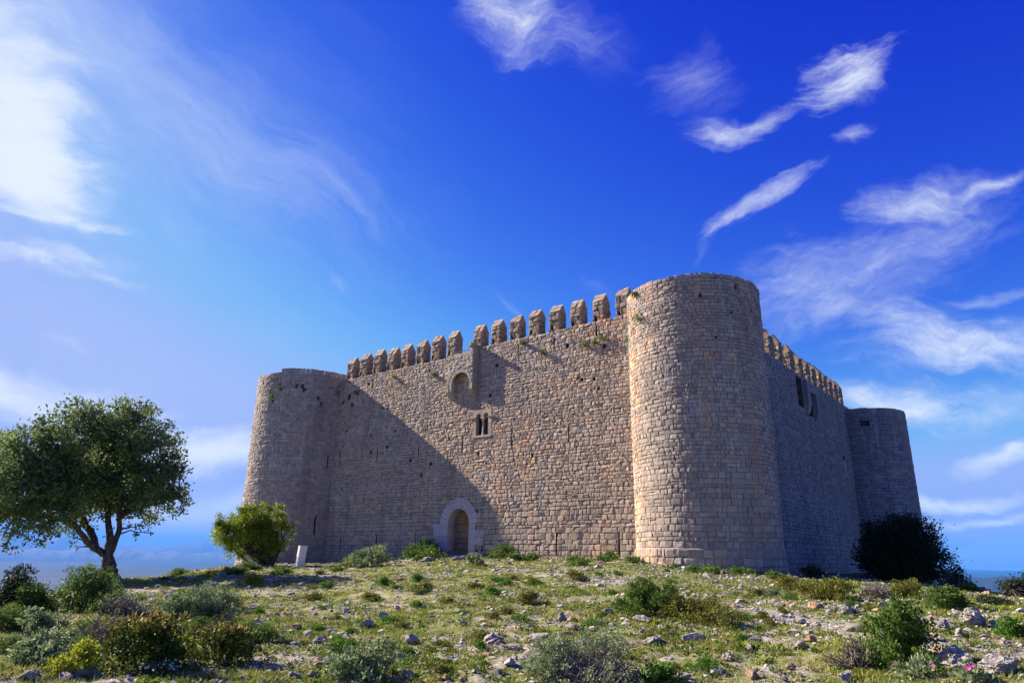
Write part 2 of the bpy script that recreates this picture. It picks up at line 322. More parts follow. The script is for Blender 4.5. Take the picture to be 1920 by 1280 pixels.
FWD = math.atan2(R[0, 2], R[1, 2])
def build_ground():
    fa = np.concatenate([np.arange(-46, 46.01, 0.2), np.arange(50, 312, 4.0)]); aa = FWD + np.radians(fa)
    rr = [0.5, 1.5, 3.0, 4.5, 6.0, 7.0]
    while rr[-1] < 78: rr.append(rr[-1] * 1.011)
    while rr[-1] < 1500: rr.append(rr[-1] * 1.1)
    rr = np.array(rr); A, RR = np.meshgrid(aa, rr); X = RR * np.sin(A); Y = RR * np.cos(A); Z = zg(X, Y)
    Z += (RR < 90) * np.clip(RR / 8, 0, 1) * ((fbm(X * 7, Y * 7, 33, 3) - 0.5) * 0.07)
    V = np.stack([X, Y, Z], -1).reshape(-1, 3); V = np.vstack([V, [[0, 0, float(zg(0., 0.))]]])
    n, k = len(rr), len(aa); I = np.arange(n * k).reshape(n, k); J = np.roll(I, -1, 1)
    F = np.stack([I[:-1], J[:-1], J[1:], I[1:]], -1).reshape(-1, 4)
    pw = np.append(path_w(X, Y).ravel() * (RR.ravel() < 60), 0)
    m, t = mat('stony_soil'); p = t.n('ShaderNodeTexCoord').outputs['Object']; pa = attr(t, 'path')
    soil = t.mix(t.rng(t.noise(p, 2.5, 6, 0.7), 0.35, 0.65), (0.20, 0.165, 0.11), (0.37, 0.325, 0.25))
    soil = t.mix(t.rng(t.noise(p, 28, 4, 0.7), 0.5, 0.62), soil, (0.46, 0.43, 0.39))
    moss = t.mix(t.noise(p, 5, 5, 0.7), (0.10, 0.122, 0.025), (0.215, 0.235, 0.055))
    g = t.m('ADD', t.m('MULTIPLY', t.noise(p, 0.5, 4, 0.6), 0.7), t.m('MULTIPLY', t.noise(p, 4.5, 5, 0.7), 0.6))
    c = t.mix(t.rng(g, 0.54, 0.68), soil, moss)
    c = t.mix(t.rng(t.noise(p, 1.1, 4, 0.6), 0.62, 0.72, 0, 0.5), c, (0.28, 0.15, 0.08))
    c = t.mix(t.m('MULTIPLY', pa, 0.85), c, t.mix(t.noise(p, 40, 4, 0.7), (0.24, 0.225, 0.21), (0.44, 0.42, 0.39)))
    finish(t, c, 0.95, t.m('ADD', t.noise(p, 9, 6, 0.7), t.m('MULTIPLY', t.noise(p, 45, 4, 0.7), 0.4)), 0.8, 0.06)
    me = mesh('ground', V, F, [m], vattrs={'path': pw}, smooth=True)
    return tag(link('ground', me), kind='structure')
build_ground()

# ------------------------------------------------------------------ the plain 300 m below and the ranges beyond it
def build_far():
    a = FWD + np.radians(np.arange(-80, 80.1, 1.0)); r = np.geomspace(420, 40000, 60); A, RR = np.meshgrid(a, r)
    X = RR * np.sin(A); Y = RR * np.cos(A); Z = -300 + (fbm(X / 2500, Y / 2500, 5, 3) - 0.5) * 10
    n, k = A.shape; I = np.arange(n * k).reshape(n, k); F = np.stack([I[:-1, :-1], I[:-1, 1:], I[1:, 1:], I[1:, :-1]], -1).reshape(-1, 4)
    m, t = mat('farmland'); p = t.n('ShaderNodeTexCoord').outputs['Object']; q = t.n('ShaderNodeMapping', {'Vector': p, 'Scale': (1 / 420, 1 / 420, 0)}).outputs[0]
    q = t.vm('ADD', q, t.vm('MULTIPLY', t.noise(q, 0.6, 3, 0.5, 'Color'), (1.2, 1.2, 0)))
    cell = t.n('ShaderNodeTexVoronoi', {'Vector': q, 'Scale': 1.0}).outputs['Color']; s = t.n('ShaderNodeSeparateColor', {0: cell}).outputs[0]
    c = t.ramp(s, [(0.0, (0.006, 0.010, 0.012)), (0.55, (0.010, 0.018, 0.014)), (0.75, (0.018, 0.032, 0.02)), (0.9, (0.03, 0.035, 0.028)), (0.98, (0.08, 0.08, 0.07))], 'CONSTANT')
    wood = t.rng(t.noise(q, 0.22, 4, 0.6), 0.46, 0.56); c = t.mix(wood, c, (0.005, 0.009, 0.011))
    finish(t, c, 0.95)
    tag(link('plain', mesh('plain', np.stack([X, Y, Z], -1).reshape(-1, 3), F, [m])), kind='structure')
    m, t = mat('mountain_slopes'); p = t.n('ShaderNodeTexCoord').outputs['Object']
    finish(t, t.mix(t.noise(t.vm('MULTIPLY', p, (1 / 900,) * 3), 1.0, 5, 0.6), (0.07, 0.075, 0.075), (0.15, 0.145, 0.14)), 0.95)
    def range_(d0, d1, a0, a1, top, seed, sc_):
        A, T = np.meshgrid(np.radians(np.arange(a0, a1, 0.12)), np.linspace(0, 1, 26)); RR = d0 + (d1 - d0) * T
        X = RR * np.sin(A + FWD); Y = RR * np.cos(A + FWD)
        rid = 1 - np.abs(2 * fbm(np.degrees(A) * sc_, T * 2.2, seed, 6, 0.55) - 1)
        env = np.sin(np.pi * np.clip(T * 1.08, 0, 1)) ** 0.8
        lo = 0.55 + 0.9 * (fbm(np.degrees(A) * sc_ * 0.3, T * 0 + 0.5, seed + 5, 3) - 0.25)
        edge = np.clip((np.degrees(A) - a0) / 6, 0, 1) * np.clip((a1 - np.degrees(A)) / 6, 0, 1)
        Z = -302 + env * edge * (top(np.degrees(A)) + 300) * np.clip(lo * (0.35 + 0.75 * rid), 0, 1.15)
        n, k = A.shape; I = np.arange(n * k).reshape(n, k); F = np.stack([I[:-1, :-1], I[:-1, 1:], I[1:, 1:], I[1:, :-1]], -1).reshape(-1, 4)
        return np.stack([X, Y, Z], -1).reshape(-1, 3), F
    V, F, mi = [], [], []; n = 0
    m2, t = mat('dark_hill'); finish(t, (0.02, 0.03, 0.025), 0.95)
    for args in ((33000, 42000, -60, 18, lambda a: 790 + 0 * a, 41, 0.35), (23500, 28000, -62, -16, lambda a: 190 + 0 * a, 57, 0.5), (8200, 11500, 24, 70, lambda a: -55 + 0 * a, 73, 0.4)):
        v, f = range_(*args); mi += [int(args[0] < 9000)] * len(f); V.append(v); F.append(f + n); n += len(v)
    tag(link('mountains', mesh('mountains', np.vstack(V), np.vstack(F), [m, m2], mi, smooth=True)), kind='structure')
build_far()

def build_haze():
    mb = MB(); mb.box((-46000, -46000, -326), (46000, 46000, 830))
    m = bpy.data.materials.new('haze_air'); m.use_nodes = True; t = NT(m.node_tree)
    v = t.n('ShaderNodeVolumePrincipled', {'Color': (0.08, 0.36, 1.0, 1), 'Density': 3.8e-5, 'Anisotropy': 0.0})
    t.nt.links.new(v.outputs[0], t.n('ShaderNodeOutputMaterial').inputs['Volume'])
    tag(link('haze', mb.build('haze', [m])), kind='stuff')
HAZE = True
if HAZE: build_haze()

# ------------------------------------------------------------------ the castle
def subtract(b, h):
    """rectangle b (u0,u1,v0,v1) less rectangle h -> up to four rectangles"""
    u0, u1, v0, v1 = b; a0, a1, c0, c1 = h
    if a0 >= u1 or a1 <= u0 or c0 >= v1 or c1 <= v0: return [b]
    out = []
    if a0 > u0: out.append((u0, a0, v0, v1))
    if a1 < u1: out.append((a1, u1, v0, v1))
    m0, m1 = max(u0, a0), min(u1, a1)
    if c0 > v0: out.append((m0, m1, v0, c0))
    if c1 < v1: out.append((m0, m1, c1, v1))
    return out
def courses(u0, u1, vfun, vb, hmean, wmean, holes=(), drop=None, ragged=0.0, wob=0.03):
    """coursed rubble: rows of random height, blocks of random length; vfun gives the top of the wall at u"""
    B = []; v = vb; vt = max(vfun(u0), vfun(u1), vfun((u0 + u1) / 2))
    while v < vt - 0.05:
        hm = hmean(v) if callable(hmean) else hmean
        h = float(np.clip(rng.normal(hm, hm * 0.17), hm * 0.62, hm * 1.45)); v1 = v + h; u = u0
        if vt - v1 < hm * 0.55: v1 = vt
        while u < u1 - 0.02:
            wm = wmean(v) if callable(wmean) else wmean
            w = float(np.clip(rng.normal(wm, wm * 0.30), wm * 0.5, wm * 1.9)); e = u + w
            if u1 - e < wm * 0.5: e = u1
            top = min(v1, vfun((u + e) / 2) + (rng.uniform(-ragged, ragged) if v1 >= vt - 0.4 else 0))
            if top - v > 0.07:
                rs = [(u, e, v, top)]
                if w > wm * 0.9 and h > hm * 0.95 and rng.random() < 0.13: k = v + (top - v) * rng.uniform(0.4, 0.6); rs = [(u, e, v, k), (u, e, k, top)]
                for hl in holes: rs = [x for r in rs for x in subtract(r, hl)]
                for r in rs:
                    if r[1] - r[0] > 0.05 and r[3] - r[2] > 0.05 and not (drop and drop((r[0] + r[1]) / 2, (r[2] + r[3]) / 2)): B.append(r)
            u = e
        v = v1
    return np.array(B)
S4 = np.array([0, 0.2, 0.8, 1.0])
RING = [0, 1, 2, 3, 7, 11, 15, 14, 13, 12, 8, 4]
def blocks(mp, B, gap=0.013, rise=0.035, rough=0.012, wave=0.02):
    """pillow-faced stones with recessed joints; mp(u, v, out) -> xyz"""
    n = len(B); g = rng.uniform(gap * 0.6, gap * 1.5, (n, 4))
    g = np.minimum(g, np.stack([B[:, 1] - B[:, 0]] * 2 + [B[:, 3] - B[:, 2]] * 2, 1) * 0.2)
    u0, u1, v0, v1 = B[:, 0] + g[:, 0], B[:, 1] - g[:, 1], B[:, 2] + g[:, 2], B[:, 3] - g[:, 3]
    j = np.minimum(0.018, 0.1 * np.minimum(u1 - u0, v1 - v0))[:, None, None]
    cu = np.stack([np.stack([u0, u1], 1)] * 2, 1) + rng.uniform(-1, 1, (n, 2, 2)) * j        # [n, vrow, ucol]
    cv = np.stack([np.stack([v0, v0], 1), np.stack([v1, v1], 1)], 1) + rng.uniform(-1, 1, (n, 2, 2)) * j
    T, S = np.meshgrid(S4, S4, indexing='ij')
    wgt = [(1 - T) * (1 - S), (1 - T) * S, T * (1 - S), T * S]
    U = sum(c[:, None, None] * w for c, w in zip((cu[:, 0, 0], cu[:, 0, 1], cu[:, 1, 0], cu[:, 1, 1]), wgt))
    Vv = sum(c[:, None, None] * w for c, w in zip((cv[:, 0, 0], cv[:, 0, 1], cv[:, 1, 0], cv[:, 1, 1]), wgt))
    base = rng.normal(0, rough, (n, 1, 1)); edge = np.ones((4, 4)); edge[1:3, 1:3] = 0
    corner = np.zeros((4, 4)); corner[::3, ::3] = 1
    rs = rise * rng.uniform(0.45, 1.25, (n, 1, 1))
    D = base + (1 - edge) * rs + edge * rs * 0.35 - corner * rs * 0.35 + rng.normal(0, rough * 0.55, (n, 4, 4)) + rng.normal(0, 0.02, (n, 1, 1)) * (S - 0.5) + rng.normal(0, 0.02, (n, 1, 1)) * (T - 0.5)
    if wave: Vv = Vv + wave * (fbm(U * 0.7, Vv * 0.25, 77, 2) - 0.5) * 3
    P = mp(U, Vv, D).reshape(n, 16, 3)
    back = mp(U, Vv, np.full_like(D, -0.10)).reshape(n, 16, 3)[:, RING]
    V = np.concatenate([P, back], 1).reshape(-1, 3)
    f = [(a * 4 + b, a * 4 + b + 1, a * 4 + b + 5, a * 4 + b + 4) for a in range(3) for b in range(3)]
    f += [(RING[i], 16 + i, 16 + (i + 1) % 12, RING[(i + 1) % 12]) for i in range(12)]
    f = np.array(f); F = (f[None] + (np.arange(n) * 28)[:, None, None]).reshape(-1, 4)
    return V, F, np.repeat(np.clip(rng.normal(0.58, 0.22, n), 0, 1), 21), np.repeat(rng.random(n), 21)
def backing(mp, us, vs, holes, d=-0.045):
    us = sorted(set(list(us) + [h[i] for h in holes for i in (0, 1)])); vs = sorted(set(list(vs) + [h[i] for h in holes for i in (2, 3)]))
    us = [u for i, u in enumerate(us) if i == 0 or u - us[i - 1] > 1e-6]; vs = [v for i, v in enumerate(vs) if i == 0 or v - vs[i - 1] > 1e-6]
    U, Vv = np.meshgrid(us, vs); P = mp(U, Vv, np.full(U.shape, d)).reshape(-1, 3); k = len(us); F = []
    for i in range(len(vs) - 1):
        for jx in range(k - 1):
            cu, cv = (us[jx] + us[jx + 1]) / 2, (vs[i] + vs[i + 1]) / 2
            if any(h[0] < cu < h[1] and h[2] < cv < h[3] for h in holes): continue
            F.append((i * k + jx, i * k + jx + 1, (i + 1) * k + jx + 1, (i + 1) * k + jx))
    return P, F
def recess(mb, mp, h, depth, mi=0, d0=-0.02, tone=0.2):
    u0, u1, v0, v1 = h; C = [(u0, v0), (u1, v0), (u1, v1), (u0, v1)]
    V = [mp(np.array(a), np.array(b), np.array(d0)) for a, b in C] + [mp(np.array(a), np.array(b), np.array(-depth)) for a, b in C]
    mb.add(V, [(0, 1, 5, 4), (1, 2, 6, 5), (2, 3, 7, 6), (3, 0, 4, 7), (4, 5, 6, 7)], mi, tone, 0.3)
def mp_front(u, v, d): return np.stack([u + 0 * v, YW - d + 0 * u, v + 0 * u], -1)
def mp_side(u, v, d): return np.stack([XS + d + 0 * u, u + 0 * v, v + 0 * u], -1)
def mp_tower(cx, cy, r, flare=0.0):
    def f(u, v, d):
        th = u / r; rr = r + d + flare * np.clip((6 - v) / 8, 0, 1) ** 2
        return np.stack([cx + rr * np.sin(th), cy - rr * np.cos(th), v + 0 * u], -1)
    return f
def surface(name, mp, B, us, vs, holes, mats, parent, extra=None, tall=(), rise=0.035, gap=0.013, rough=0.012, small_depth=0.5, opening=-1):
    V, F, tn, wm = blocks(mp, B, gap, rise, rough)
    mb = MB(); mb.V = [V]; mb.F = F.tolist(); mb.n = len(V); mb.m = [0] * len(F); mb.t = tn.tolist(); mb.w = wm.tolist()
    P, bf = backing(mp, us, vs, holes); mb.add(P, bf, 1)
    for i, h in enumerate(holes):
        if i not in tall and i != opening: recess(mb, mp, h, small_depth, 1)
    if extra: extra(mb)
    o = link(name, mb.build(name, mats), parent)
    for i in tall:
        sb = MB(); recess(sb, mp, holes[i], 0.6, 0); link('arrow_slit', sb.build('arrow_slit', [M['mortar_dark']]), o)
    return o

castle = empty('castle', (-29.0, 45.0, -0.5), 'square stone castle with round corner towers and pointed merlons on the hilltop', 'castle')
castle_inv = Matrix.Translation((29.0, -45.0, 0.5))
def under(o, parent=None):
    """children keep world coordinates: parent to the castle without moving"""
    o.parent = castle; o.matrix_parent_inverse = castle_inv; return o

# front wall -------------------------------------------------------
DX, DHW, DSP = -29.48, 0.88, 1.90             # doorway centre, half-width, spring height
slit = lambda x, z1, h=0.95, w=0.075: (x - w / 2, x + w / 2, z1 - h, z1)
fh = [slit(x, z, 0.98) for x, z in ((-41.7, 7.2), (-37.5, 7.2), (-33.35, 7.22), (-29.37, 7.23), (-25.37, 7.26), (-21.28, 7.2))]
fh += [slit(x, z, 1.2, 0.085) for x, z in ((-40.77, 1.26), (-36.97, 1.3), (-33.2, 1.3), (-31.15, 1.25), (-27.55, 1.32), (-22.15, 1.3), (-18.26, 1.27))]
NT_ = len(fh)
WX0, WX1, WZ0, WZ1 = -28.30, -27.24, 7.2, 8.66
fh += [(DX - 1.62, DX + 1.62, -0.05, 3.52), (WX0 - 0.18, WX1 + 0.18, WZ0 - 0.14, WZ1 + 0.16)]
pit = []
for _ in range(34):
    x = rng.uniform(-42, -17.5); z = rng.uniform(5.0, 12.3); s = rng.uniform(0.05, 0.11)
    if not any(abs(x - (h[0] + h[1]) / 2) < (h[1] - h[0]) / 2 + 0.4 and abs(z - (h[2] + h[3]) / 2) < (h[3] - h[2]) / 2 + 0.4 for h in fh) and not (-31.2 < x < -27.8 and z > 9.2): pit.append((x - s, x + s, z - s, z + s))
pit += [(-19.33, -19.24, 12.05, 12.75), (-25.0, -24.92, 11.9, 12.6), (-38.6, -38.52, 11.5, 12.3), (-22.3, -22.22, 11.9, 12.5), (-18.9, -18.7, 11.3, 11.5), (-41.3, -41.0, 11.2, 11.6), (-40.9, -40.65, 10.6, 10.85)]
def front_top(u): return 12.78 if u < -28.4 else 13.0
fdrop = lambda u, v: (abs(u - DX) < 1.5 and v < DSP) or (math.hypot(u - DX, v - DSP) < 1.5 and v >= DSP)
hm_f = lambda v: 0.27 if v < 1.5 else 0.235 if v < 4 else 0.20
wm_f = lambda v: 0.36 if v < 2 else 0.29
holes_f = fh + pit
door_cut = [h for h in holes_f if h is not fh[NT_]]
def arch_holes():
    out = [(DX - DHW - 0.02, DX + DHW + 0.02, -2.5, DSP)]
    for k in range(8):
        z0 = DSP + k * 0.11; w = math.sqrt(max(0.0, DHW ** 2 - (z0 - DSP) ** 2)); out.append((DX - w, DX + w, z0, z0 + 0.11))
    return out
Bf = np.vstack([courses(-43.5, -28.4, front_top, -1.6, hm_f, wm_f, door_cut + arch_holes(), fdrop, 0.02), courses(-28.4, -13.6, front_top, -1.6, hm_f, wm_f, door_cut + arch_holes(), fdrop, 0.02)])
def front_extra(mb):
    for a, b, z in ((-45, -28.4, 12.76), (-28.4, -13.5, 12.98)):
        mb.box((a, YW + 0.06, z - 0.3), (b, YW + 1.5, z), 1)
        mb.add([(a, YW + 1.5, -3), (b, YW + 1.5, -3), (b, YW + 1.5, z - 0.3), (a, YW + 1.5, z - 0.3)], [(0, 1, 2, 3)] if a > -28.5 else [(0, 1, 2, 3)], 1) if a > -28.5 else None
    mb.add([(-45, YW + 1.5, -3), (DX - 1.7, YW + 1.5, -3), (DX - 1.7, YW + 1.5, 12.5), (-45, YW + 1.5, 12.5)], [(0, 1, 2, 3)], 1)
    mb.add([(DX - 1.7, YW + 1.5, 3.3), (-28.4, YW + 1.5, 3.3), (-28.4, YW + 1.5, 12.5), (DX - 1.7, YW + 1.5, 12.5)], [(0, 1, 2, 3)], 1)
front = surface('curtain_wall', mp_front, Bf, np.arange(-45, -13.4, 1.0), np.arange(-3, 12.8, 1.0), holes_f, [M['wall'], M['mortar_dark']], None, front_extra, tuple(range(NT_)), 0.018, 0.0105, 0.006, opening=NT_)
under(front)

# merlons ----------------------------------------------------------
def merlon_mesh(k):
    w, th, h, r = 0.74, 0.70, 1.18, 0.50; mb = MB(); hl = [(-0.26, -0.10, 0.10, 0.33)]
    for face in range(4):
        W = w if face % 2 == 0 else th; D = th if face % 2 == 0 else w; ca, sa = math.cos(face * math.pi / 2), math.sin(face * math.pi / 2)
        def mp(u, v, d, ca=ca, sa=sa, D=D):
            x, y = u + 0 * v, -(D / 2 + d) + 0 * u
            return np.stack([x * ca - y * sa, x * sa + y * ca, v + 0 * u], -1)
        hs = hl if face == 0 else []
        B = courses(-W / 2, W / 2, lambda u: h, -0.06, 0.25, 0.34, hs)
        V, F, tn, wm = blocks(mp, B, 0.012, 0.04, 0.016, 0)
        mb.add(V, F.tolist(), 0, tn, wm); P, bf = backing(mp, np.linspace(-W / 2 + 0.03, W / 2 - 0.03, 3), (-0.06, h), hs, -0.03); mb.add(P, bf, 1)
        for x in hs: recess(mb, mp, x, 0.3, 1)
        if face % 2 == 1:   # gable end
            V = mp(np.array([-W / 2, W / 2, 0.0]), np.array([h, h, h + r * 0.97]), np.full(3, -0.02)); mb.add(V, [(0, 1, 2)], 0, 0.5, 0.9)
    a, b = w / 2 + 0.005, th / 2 + 0.025; n = 4
    for sgn in (-1, 1):      # two slopes of rough coping slabs
        for c in range(2):
            for q in range(2):
                s0, s1 = q / 2, (q + 1) / 2; x0, x1 = -a + c * a + 0.006, -a + (c + 1) * a - 0.006
                pts = []
                for tk in (0.0, 0.06):
                    for s in (s0, s1):
                        for x in (x0, x1): pts.append((x, sgn * b * (1 - s), h - 0.03 + r * s + tk))
                V = np.array(pts) + rng.uniform(-0.022, 0.022, (8, 3))
                if rng.random() < 0.4: V[4:, 2] -= rng.uniform(0.03, 0.12)
                mb.add(V, [(0, 1, 3, 2), (4, 6, 7, 5), (0, 4, 5, 1), (2, 3, 7, 6), (0, 2, 6, 4), (1, 5, 7, 3)], 0, rng.random(), rng.random())
    return mb.build('merlon', [M['merlon'], M['mortar_dark']])
MV = [merlon_mesh(k) for k in range(5)]
def add_merlon(parent, loc, rz, k, tall=1.0):
    o = link('merlon', MV[k % 5]); o.parent = parent; o.matrix_parent_inverse = parent.matrix_world.inverted() if False else Matrix()
    o.location = loc; o.rotation_euler = (rng.normal(0, 0.012), rng.normal(0, 0.012), rz + rng.normal(0, 0.02)); s = rng.uniform(0.96, 1.04); o.scale = (s, 1, tall * rng.uniform(0.95, 1.05))
    return o
for i in range(8): add_merlon(front, (-41.37 + 1.517 * i, YW + 0.40, 12.76), 0, i, 1.12)
for i in range(8): add_merlon(front, (-28.42 + 1.54 * i, YW + 0.40, 12.98), 0, i + 3, 1.03)

# side wall --------------------------------------------------------
sh = [slit(y, z, 0.95) for y, z in ((44.6 + 0.0, 7.05), (48.3, 6.95), (52.3, 6.9), (56.6, 6.9))] + [slit(y, z, 1.15) for y, z in ((43.6, 1.2), (47.4, 1.15))]
NS = len(sh)
sh += [(61.1, 61.35, 6.75, 7.75), (60.9, 61.6, 8.0, 8.25), (49.8, 51.2, 10.5, 12.7), (52.0, 53.5, 10.2, 11.9), (63.5, 63.9, 11.6, 11.8)]
Bs = courses(34.5, 65.5, lambda u: 12.95, -3.0, hm_f, wm_f, sh, None, 0.02)
def side_extra(mb):
    mb.box((XS - 1.5, 34, 12.6), (XS - 0.06, 66, 12.92), 1)
    mb.add([(XS - 1.5, 34, -3), (XS - 1.5, 66, -3), (XS - 1.5, 66, 12.6), (XS - 1.5, 34, 12.6)], [(0, 1, 2, 3)], 1)
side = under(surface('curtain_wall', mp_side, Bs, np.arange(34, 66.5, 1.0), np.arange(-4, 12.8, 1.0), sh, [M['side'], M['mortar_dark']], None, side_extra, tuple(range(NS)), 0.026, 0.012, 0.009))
for y in (45.3, 47.1, 49.6, 51.9, 53.7, 55.3, 57.0, 58.6, 60.3, 61.9, 63.5): add_merlon(side, (XS - 0.40, y, 12.92), math.pi / 2, int(y), 1.24)
mb = MB()                                      # broken box machicolation on the side wall
for y0, y1, z0, z1, p in ((51.25, 51.95, 10.2, 12.6, 0.34), (53.55, 54.0, 10.1, 12.0, 0.34)):
    mb.prism([(0.1, z0 + 0.25), (-p, z0 + 0.55), (-p, z1), (0.1, z1)], lambda q, y0=y0: (XS - q[0], y0, q[1]), lambda q, y1=y1: (XS - q[0], y1, q[1]), 0, 0.5, 0.4)
    mb.prism([(0.1, z0 - 0.1), (-p * 0.45, z0), (-p * 0.8, z0 + 0.25), (-p * 0.8, z0 + 0.48), (0.1, z0 + 0.48)], lambda q, y0=y0: (XS - q[0], y0 + 0.03, q[1]), lambda q, y1=y1: (XS - q[0], y1 - 0.03, q[1]), 0, 0.4, 0.7)
mb.box((XS - 0.05, 51.95, 11.9), (XS + 0.3, 53.5, 12.3), 0, 0.5, 0.5, 0.04)
under(link('box_machicolation', mb.build('box_machicolation', [M['side']])))
mb = MB()                                      # pale strips at the cross slit, its sunlit reveal painted as light stone
mb.box((XS - 0.02, 61.0, 6.65), (XS + 0.06, 61.1, 7.8), 0, 0.9); mb.box((XS - 0.3, 61.3, 6.65), (XS + 0.05, 61.42, 7.8), 0, 0.9, 0.5); mb.box((XS - 0.02, 61.0, 6.55), (XS + 0.07, 61.45, 6.66), 0, 0.9)
under(link('cross_slit_lit_reveal', mb.build('cross_slit_lit_reveal', [M['pale']])))

# round towers -----------------------------------------------------
def tower(name, cx, cy, r, top, hm, wm, th0, th1, holes, stone, mort, ragged, plinth=None, rise=0.018, base=-3.0, topfun=None, tall=()):
    mp = mp_tower(cx, cy, r); tf = topfun or (lambda u: top)
    B = courses(th0 * r, th1 * r, tf, base, hm, wm, holes, None, ragged)
    def extra(mb):
        n = 72; a = np.linspace(0, 2 * math.pi, n, endpoint=False)
        V = [(cx + (r - 0.05) * math.sin(x), cy - (r - 0.05) * math.cos(x), top - 0.12) for x in a]; mb.add(V, [tuple(range(n))], 1)
        V = [(cx + (r - 0.06) * math.sin(x), cy - (r - 0.06) * math.cos(x), z) for z in (base, top - 0.12) for x in a]
        mb.add(V, [(i, (i + 1) % n, (i + 1) % n + n, i + n) for i in range(n)
                   if not any(h[0] / r - 0.1 < ((a[i] + 0.04 + math.pi) % (2 * math.pi)) - math.pi < h[1] / r + 0.1 for h in holes)], 1)
        if plinth:
            m2 = mp_tower(cx, cy, r + 0.05); B2 = courses(th0 * (r + 0.05), th1 * (r + 0.05), lambda u: plinth, base, 0.29, 0.42)
            V, F, tn, wm_ = blocks(m2, B2, 0.012, 0.03, 0.01); mb.add(V, F.tolist(), 0, tn, wm_)
            V = [(cx + q * math.sin(x), cy - q * math.cos(x), z) for q, z in ((r + 0.06, plinth - 0.02), (r - 0.02, plinth + 0.06)) for x in a]
            mb.add(V, [(i, (i + 1) % n, (i + 1) % n + n, i + n) for i in range(n)], 0, 0.7, 0.4)
    o = surface(name, mp, B, np.linspace(th0 * r, th1 * r, 60), np.arange(base, top - 0.1, 1.0), holes, [stone, mort], None, extra, tall, rise, 0.0105, 0.0065, 0.3)
    return under(o)
def thole(r, deg, z, w=0.2, h=0.25): a = rad(deg) * r; return (a - w / 2, a + w / 2, z - h / 2, z + h / 2)
hm_t = lambda v: 0.25 if v < 3 else 0.215 if v < 6 else 0.19
wm_t = lambda v: 0.345 if v < 3 else 0.275
NC = (-13.62, 32.55, 3.38)
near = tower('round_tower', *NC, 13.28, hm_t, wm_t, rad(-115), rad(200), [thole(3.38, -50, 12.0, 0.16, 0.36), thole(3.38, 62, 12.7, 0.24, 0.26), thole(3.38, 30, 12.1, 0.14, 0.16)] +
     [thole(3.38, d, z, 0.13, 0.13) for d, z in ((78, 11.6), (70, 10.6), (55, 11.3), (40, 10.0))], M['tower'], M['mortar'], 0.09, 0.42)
LC = (-46.4, 32.2, 3.9)
def left_top(u): return 13.42 if u / 3.9 > rad(22) else 13.18
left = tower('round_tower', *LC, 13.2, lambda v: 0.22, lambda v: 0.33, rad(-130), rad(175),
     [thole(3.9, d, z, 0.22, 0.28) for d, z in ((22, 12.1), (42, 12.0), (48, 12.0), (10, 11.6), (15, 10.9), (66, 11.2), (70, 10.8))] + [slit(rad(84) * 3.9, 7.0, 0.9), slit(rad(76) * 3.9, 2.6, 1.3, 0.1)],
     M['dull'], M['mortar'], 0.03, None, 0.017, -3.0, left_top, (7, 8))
RC = (-13.4, 67.8, 3.9)
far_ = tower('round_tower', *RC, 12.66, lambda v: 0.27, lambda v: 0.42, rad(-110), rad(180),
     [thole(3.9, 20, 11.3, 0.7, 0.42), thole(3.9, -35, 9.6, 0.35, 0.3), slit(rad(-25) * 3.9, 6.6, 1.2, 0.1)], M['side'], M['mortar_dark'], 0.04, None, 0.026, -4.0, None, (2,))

# doorway ----------------------------------------------------------
def ring(cx, z0, r0, r1, n, y0, y1, mb, mi=0, a0=0.0, a1=math.pi, joint=0.012):
    for i in range(n):
        t0, t1 = a0 + (a1 - a0) * i / n + joint / r1, a0 + (a1 - a0) * (i + 1) / n - joint / r1; k = 4; tt = np.linspace(t0, t1, k)
        pts = [(cx - r0 * math.cos(x), z0 + r0 * math.sin(x)) for x in tt] + [(cx - r1 * math.cos(x), z0 + r1 * math.sin(x)) for x in tt[::-1]]
        dy = rng.uniform(-0.006, 0.006)
        mb.prism(pts, lambda q: (q[0], y0 + dy, q[1]), lambda q: (q[0], y1, q[1]), mi, rng.uniform(0.2, 1), rng.random() * 0.9)
mb = MB(); ring(DX, DSP, DHW, 1.54, 13, YW - 0.035, YW + 0.6, mb)
for sgn in (-1, 1):
    z = -0.9
    while z < DSP - 0.02:
        h = min(rng.uniform(0.34, 0.5), DSP - z)
        if DSP - z - h < 0.2: h = DSP - z
        wd_ = rng.choice([0.5, 0.62, 0.66, 0.8]); xa, xb = DX + sgn * DHW, DX + sgn * (DHW + wd_)
        mb.box((min(xa, xb), YW - 0.03, z + 0.006), (max(xa, xb), YW + 0.6, z + h - 0.006), 0, rng.uniform(0.3, 1), rng.random() * 0.9, 0.004)
        if rng.random() < 0.7:
            x2 = xb + sgn * rng.uniform(0.4, 0.7); mb.box((min(xb, x2) + 0.012, YW - 0.022, z + 0.01), (max(xb, x2) - 0.012, YW + 0.2, z + h - 0.01), 0, rng.uniform(0.1, 0.8), rng.random() * 0.9, 0.006)
        z += h
doorway = under(link('arched_doorway', mb.build('arched_doorway', [M['pale']])))
mb = MB(); mb.box((DX - 1.2, YW - 0.45, -0.5), (DX + 1.1, YW + 0.7, 0.03), 0, 0.6, 0.3, 0.02); o = link('doorstep', mb.build('doorstep', [M['pale']]), doorway)
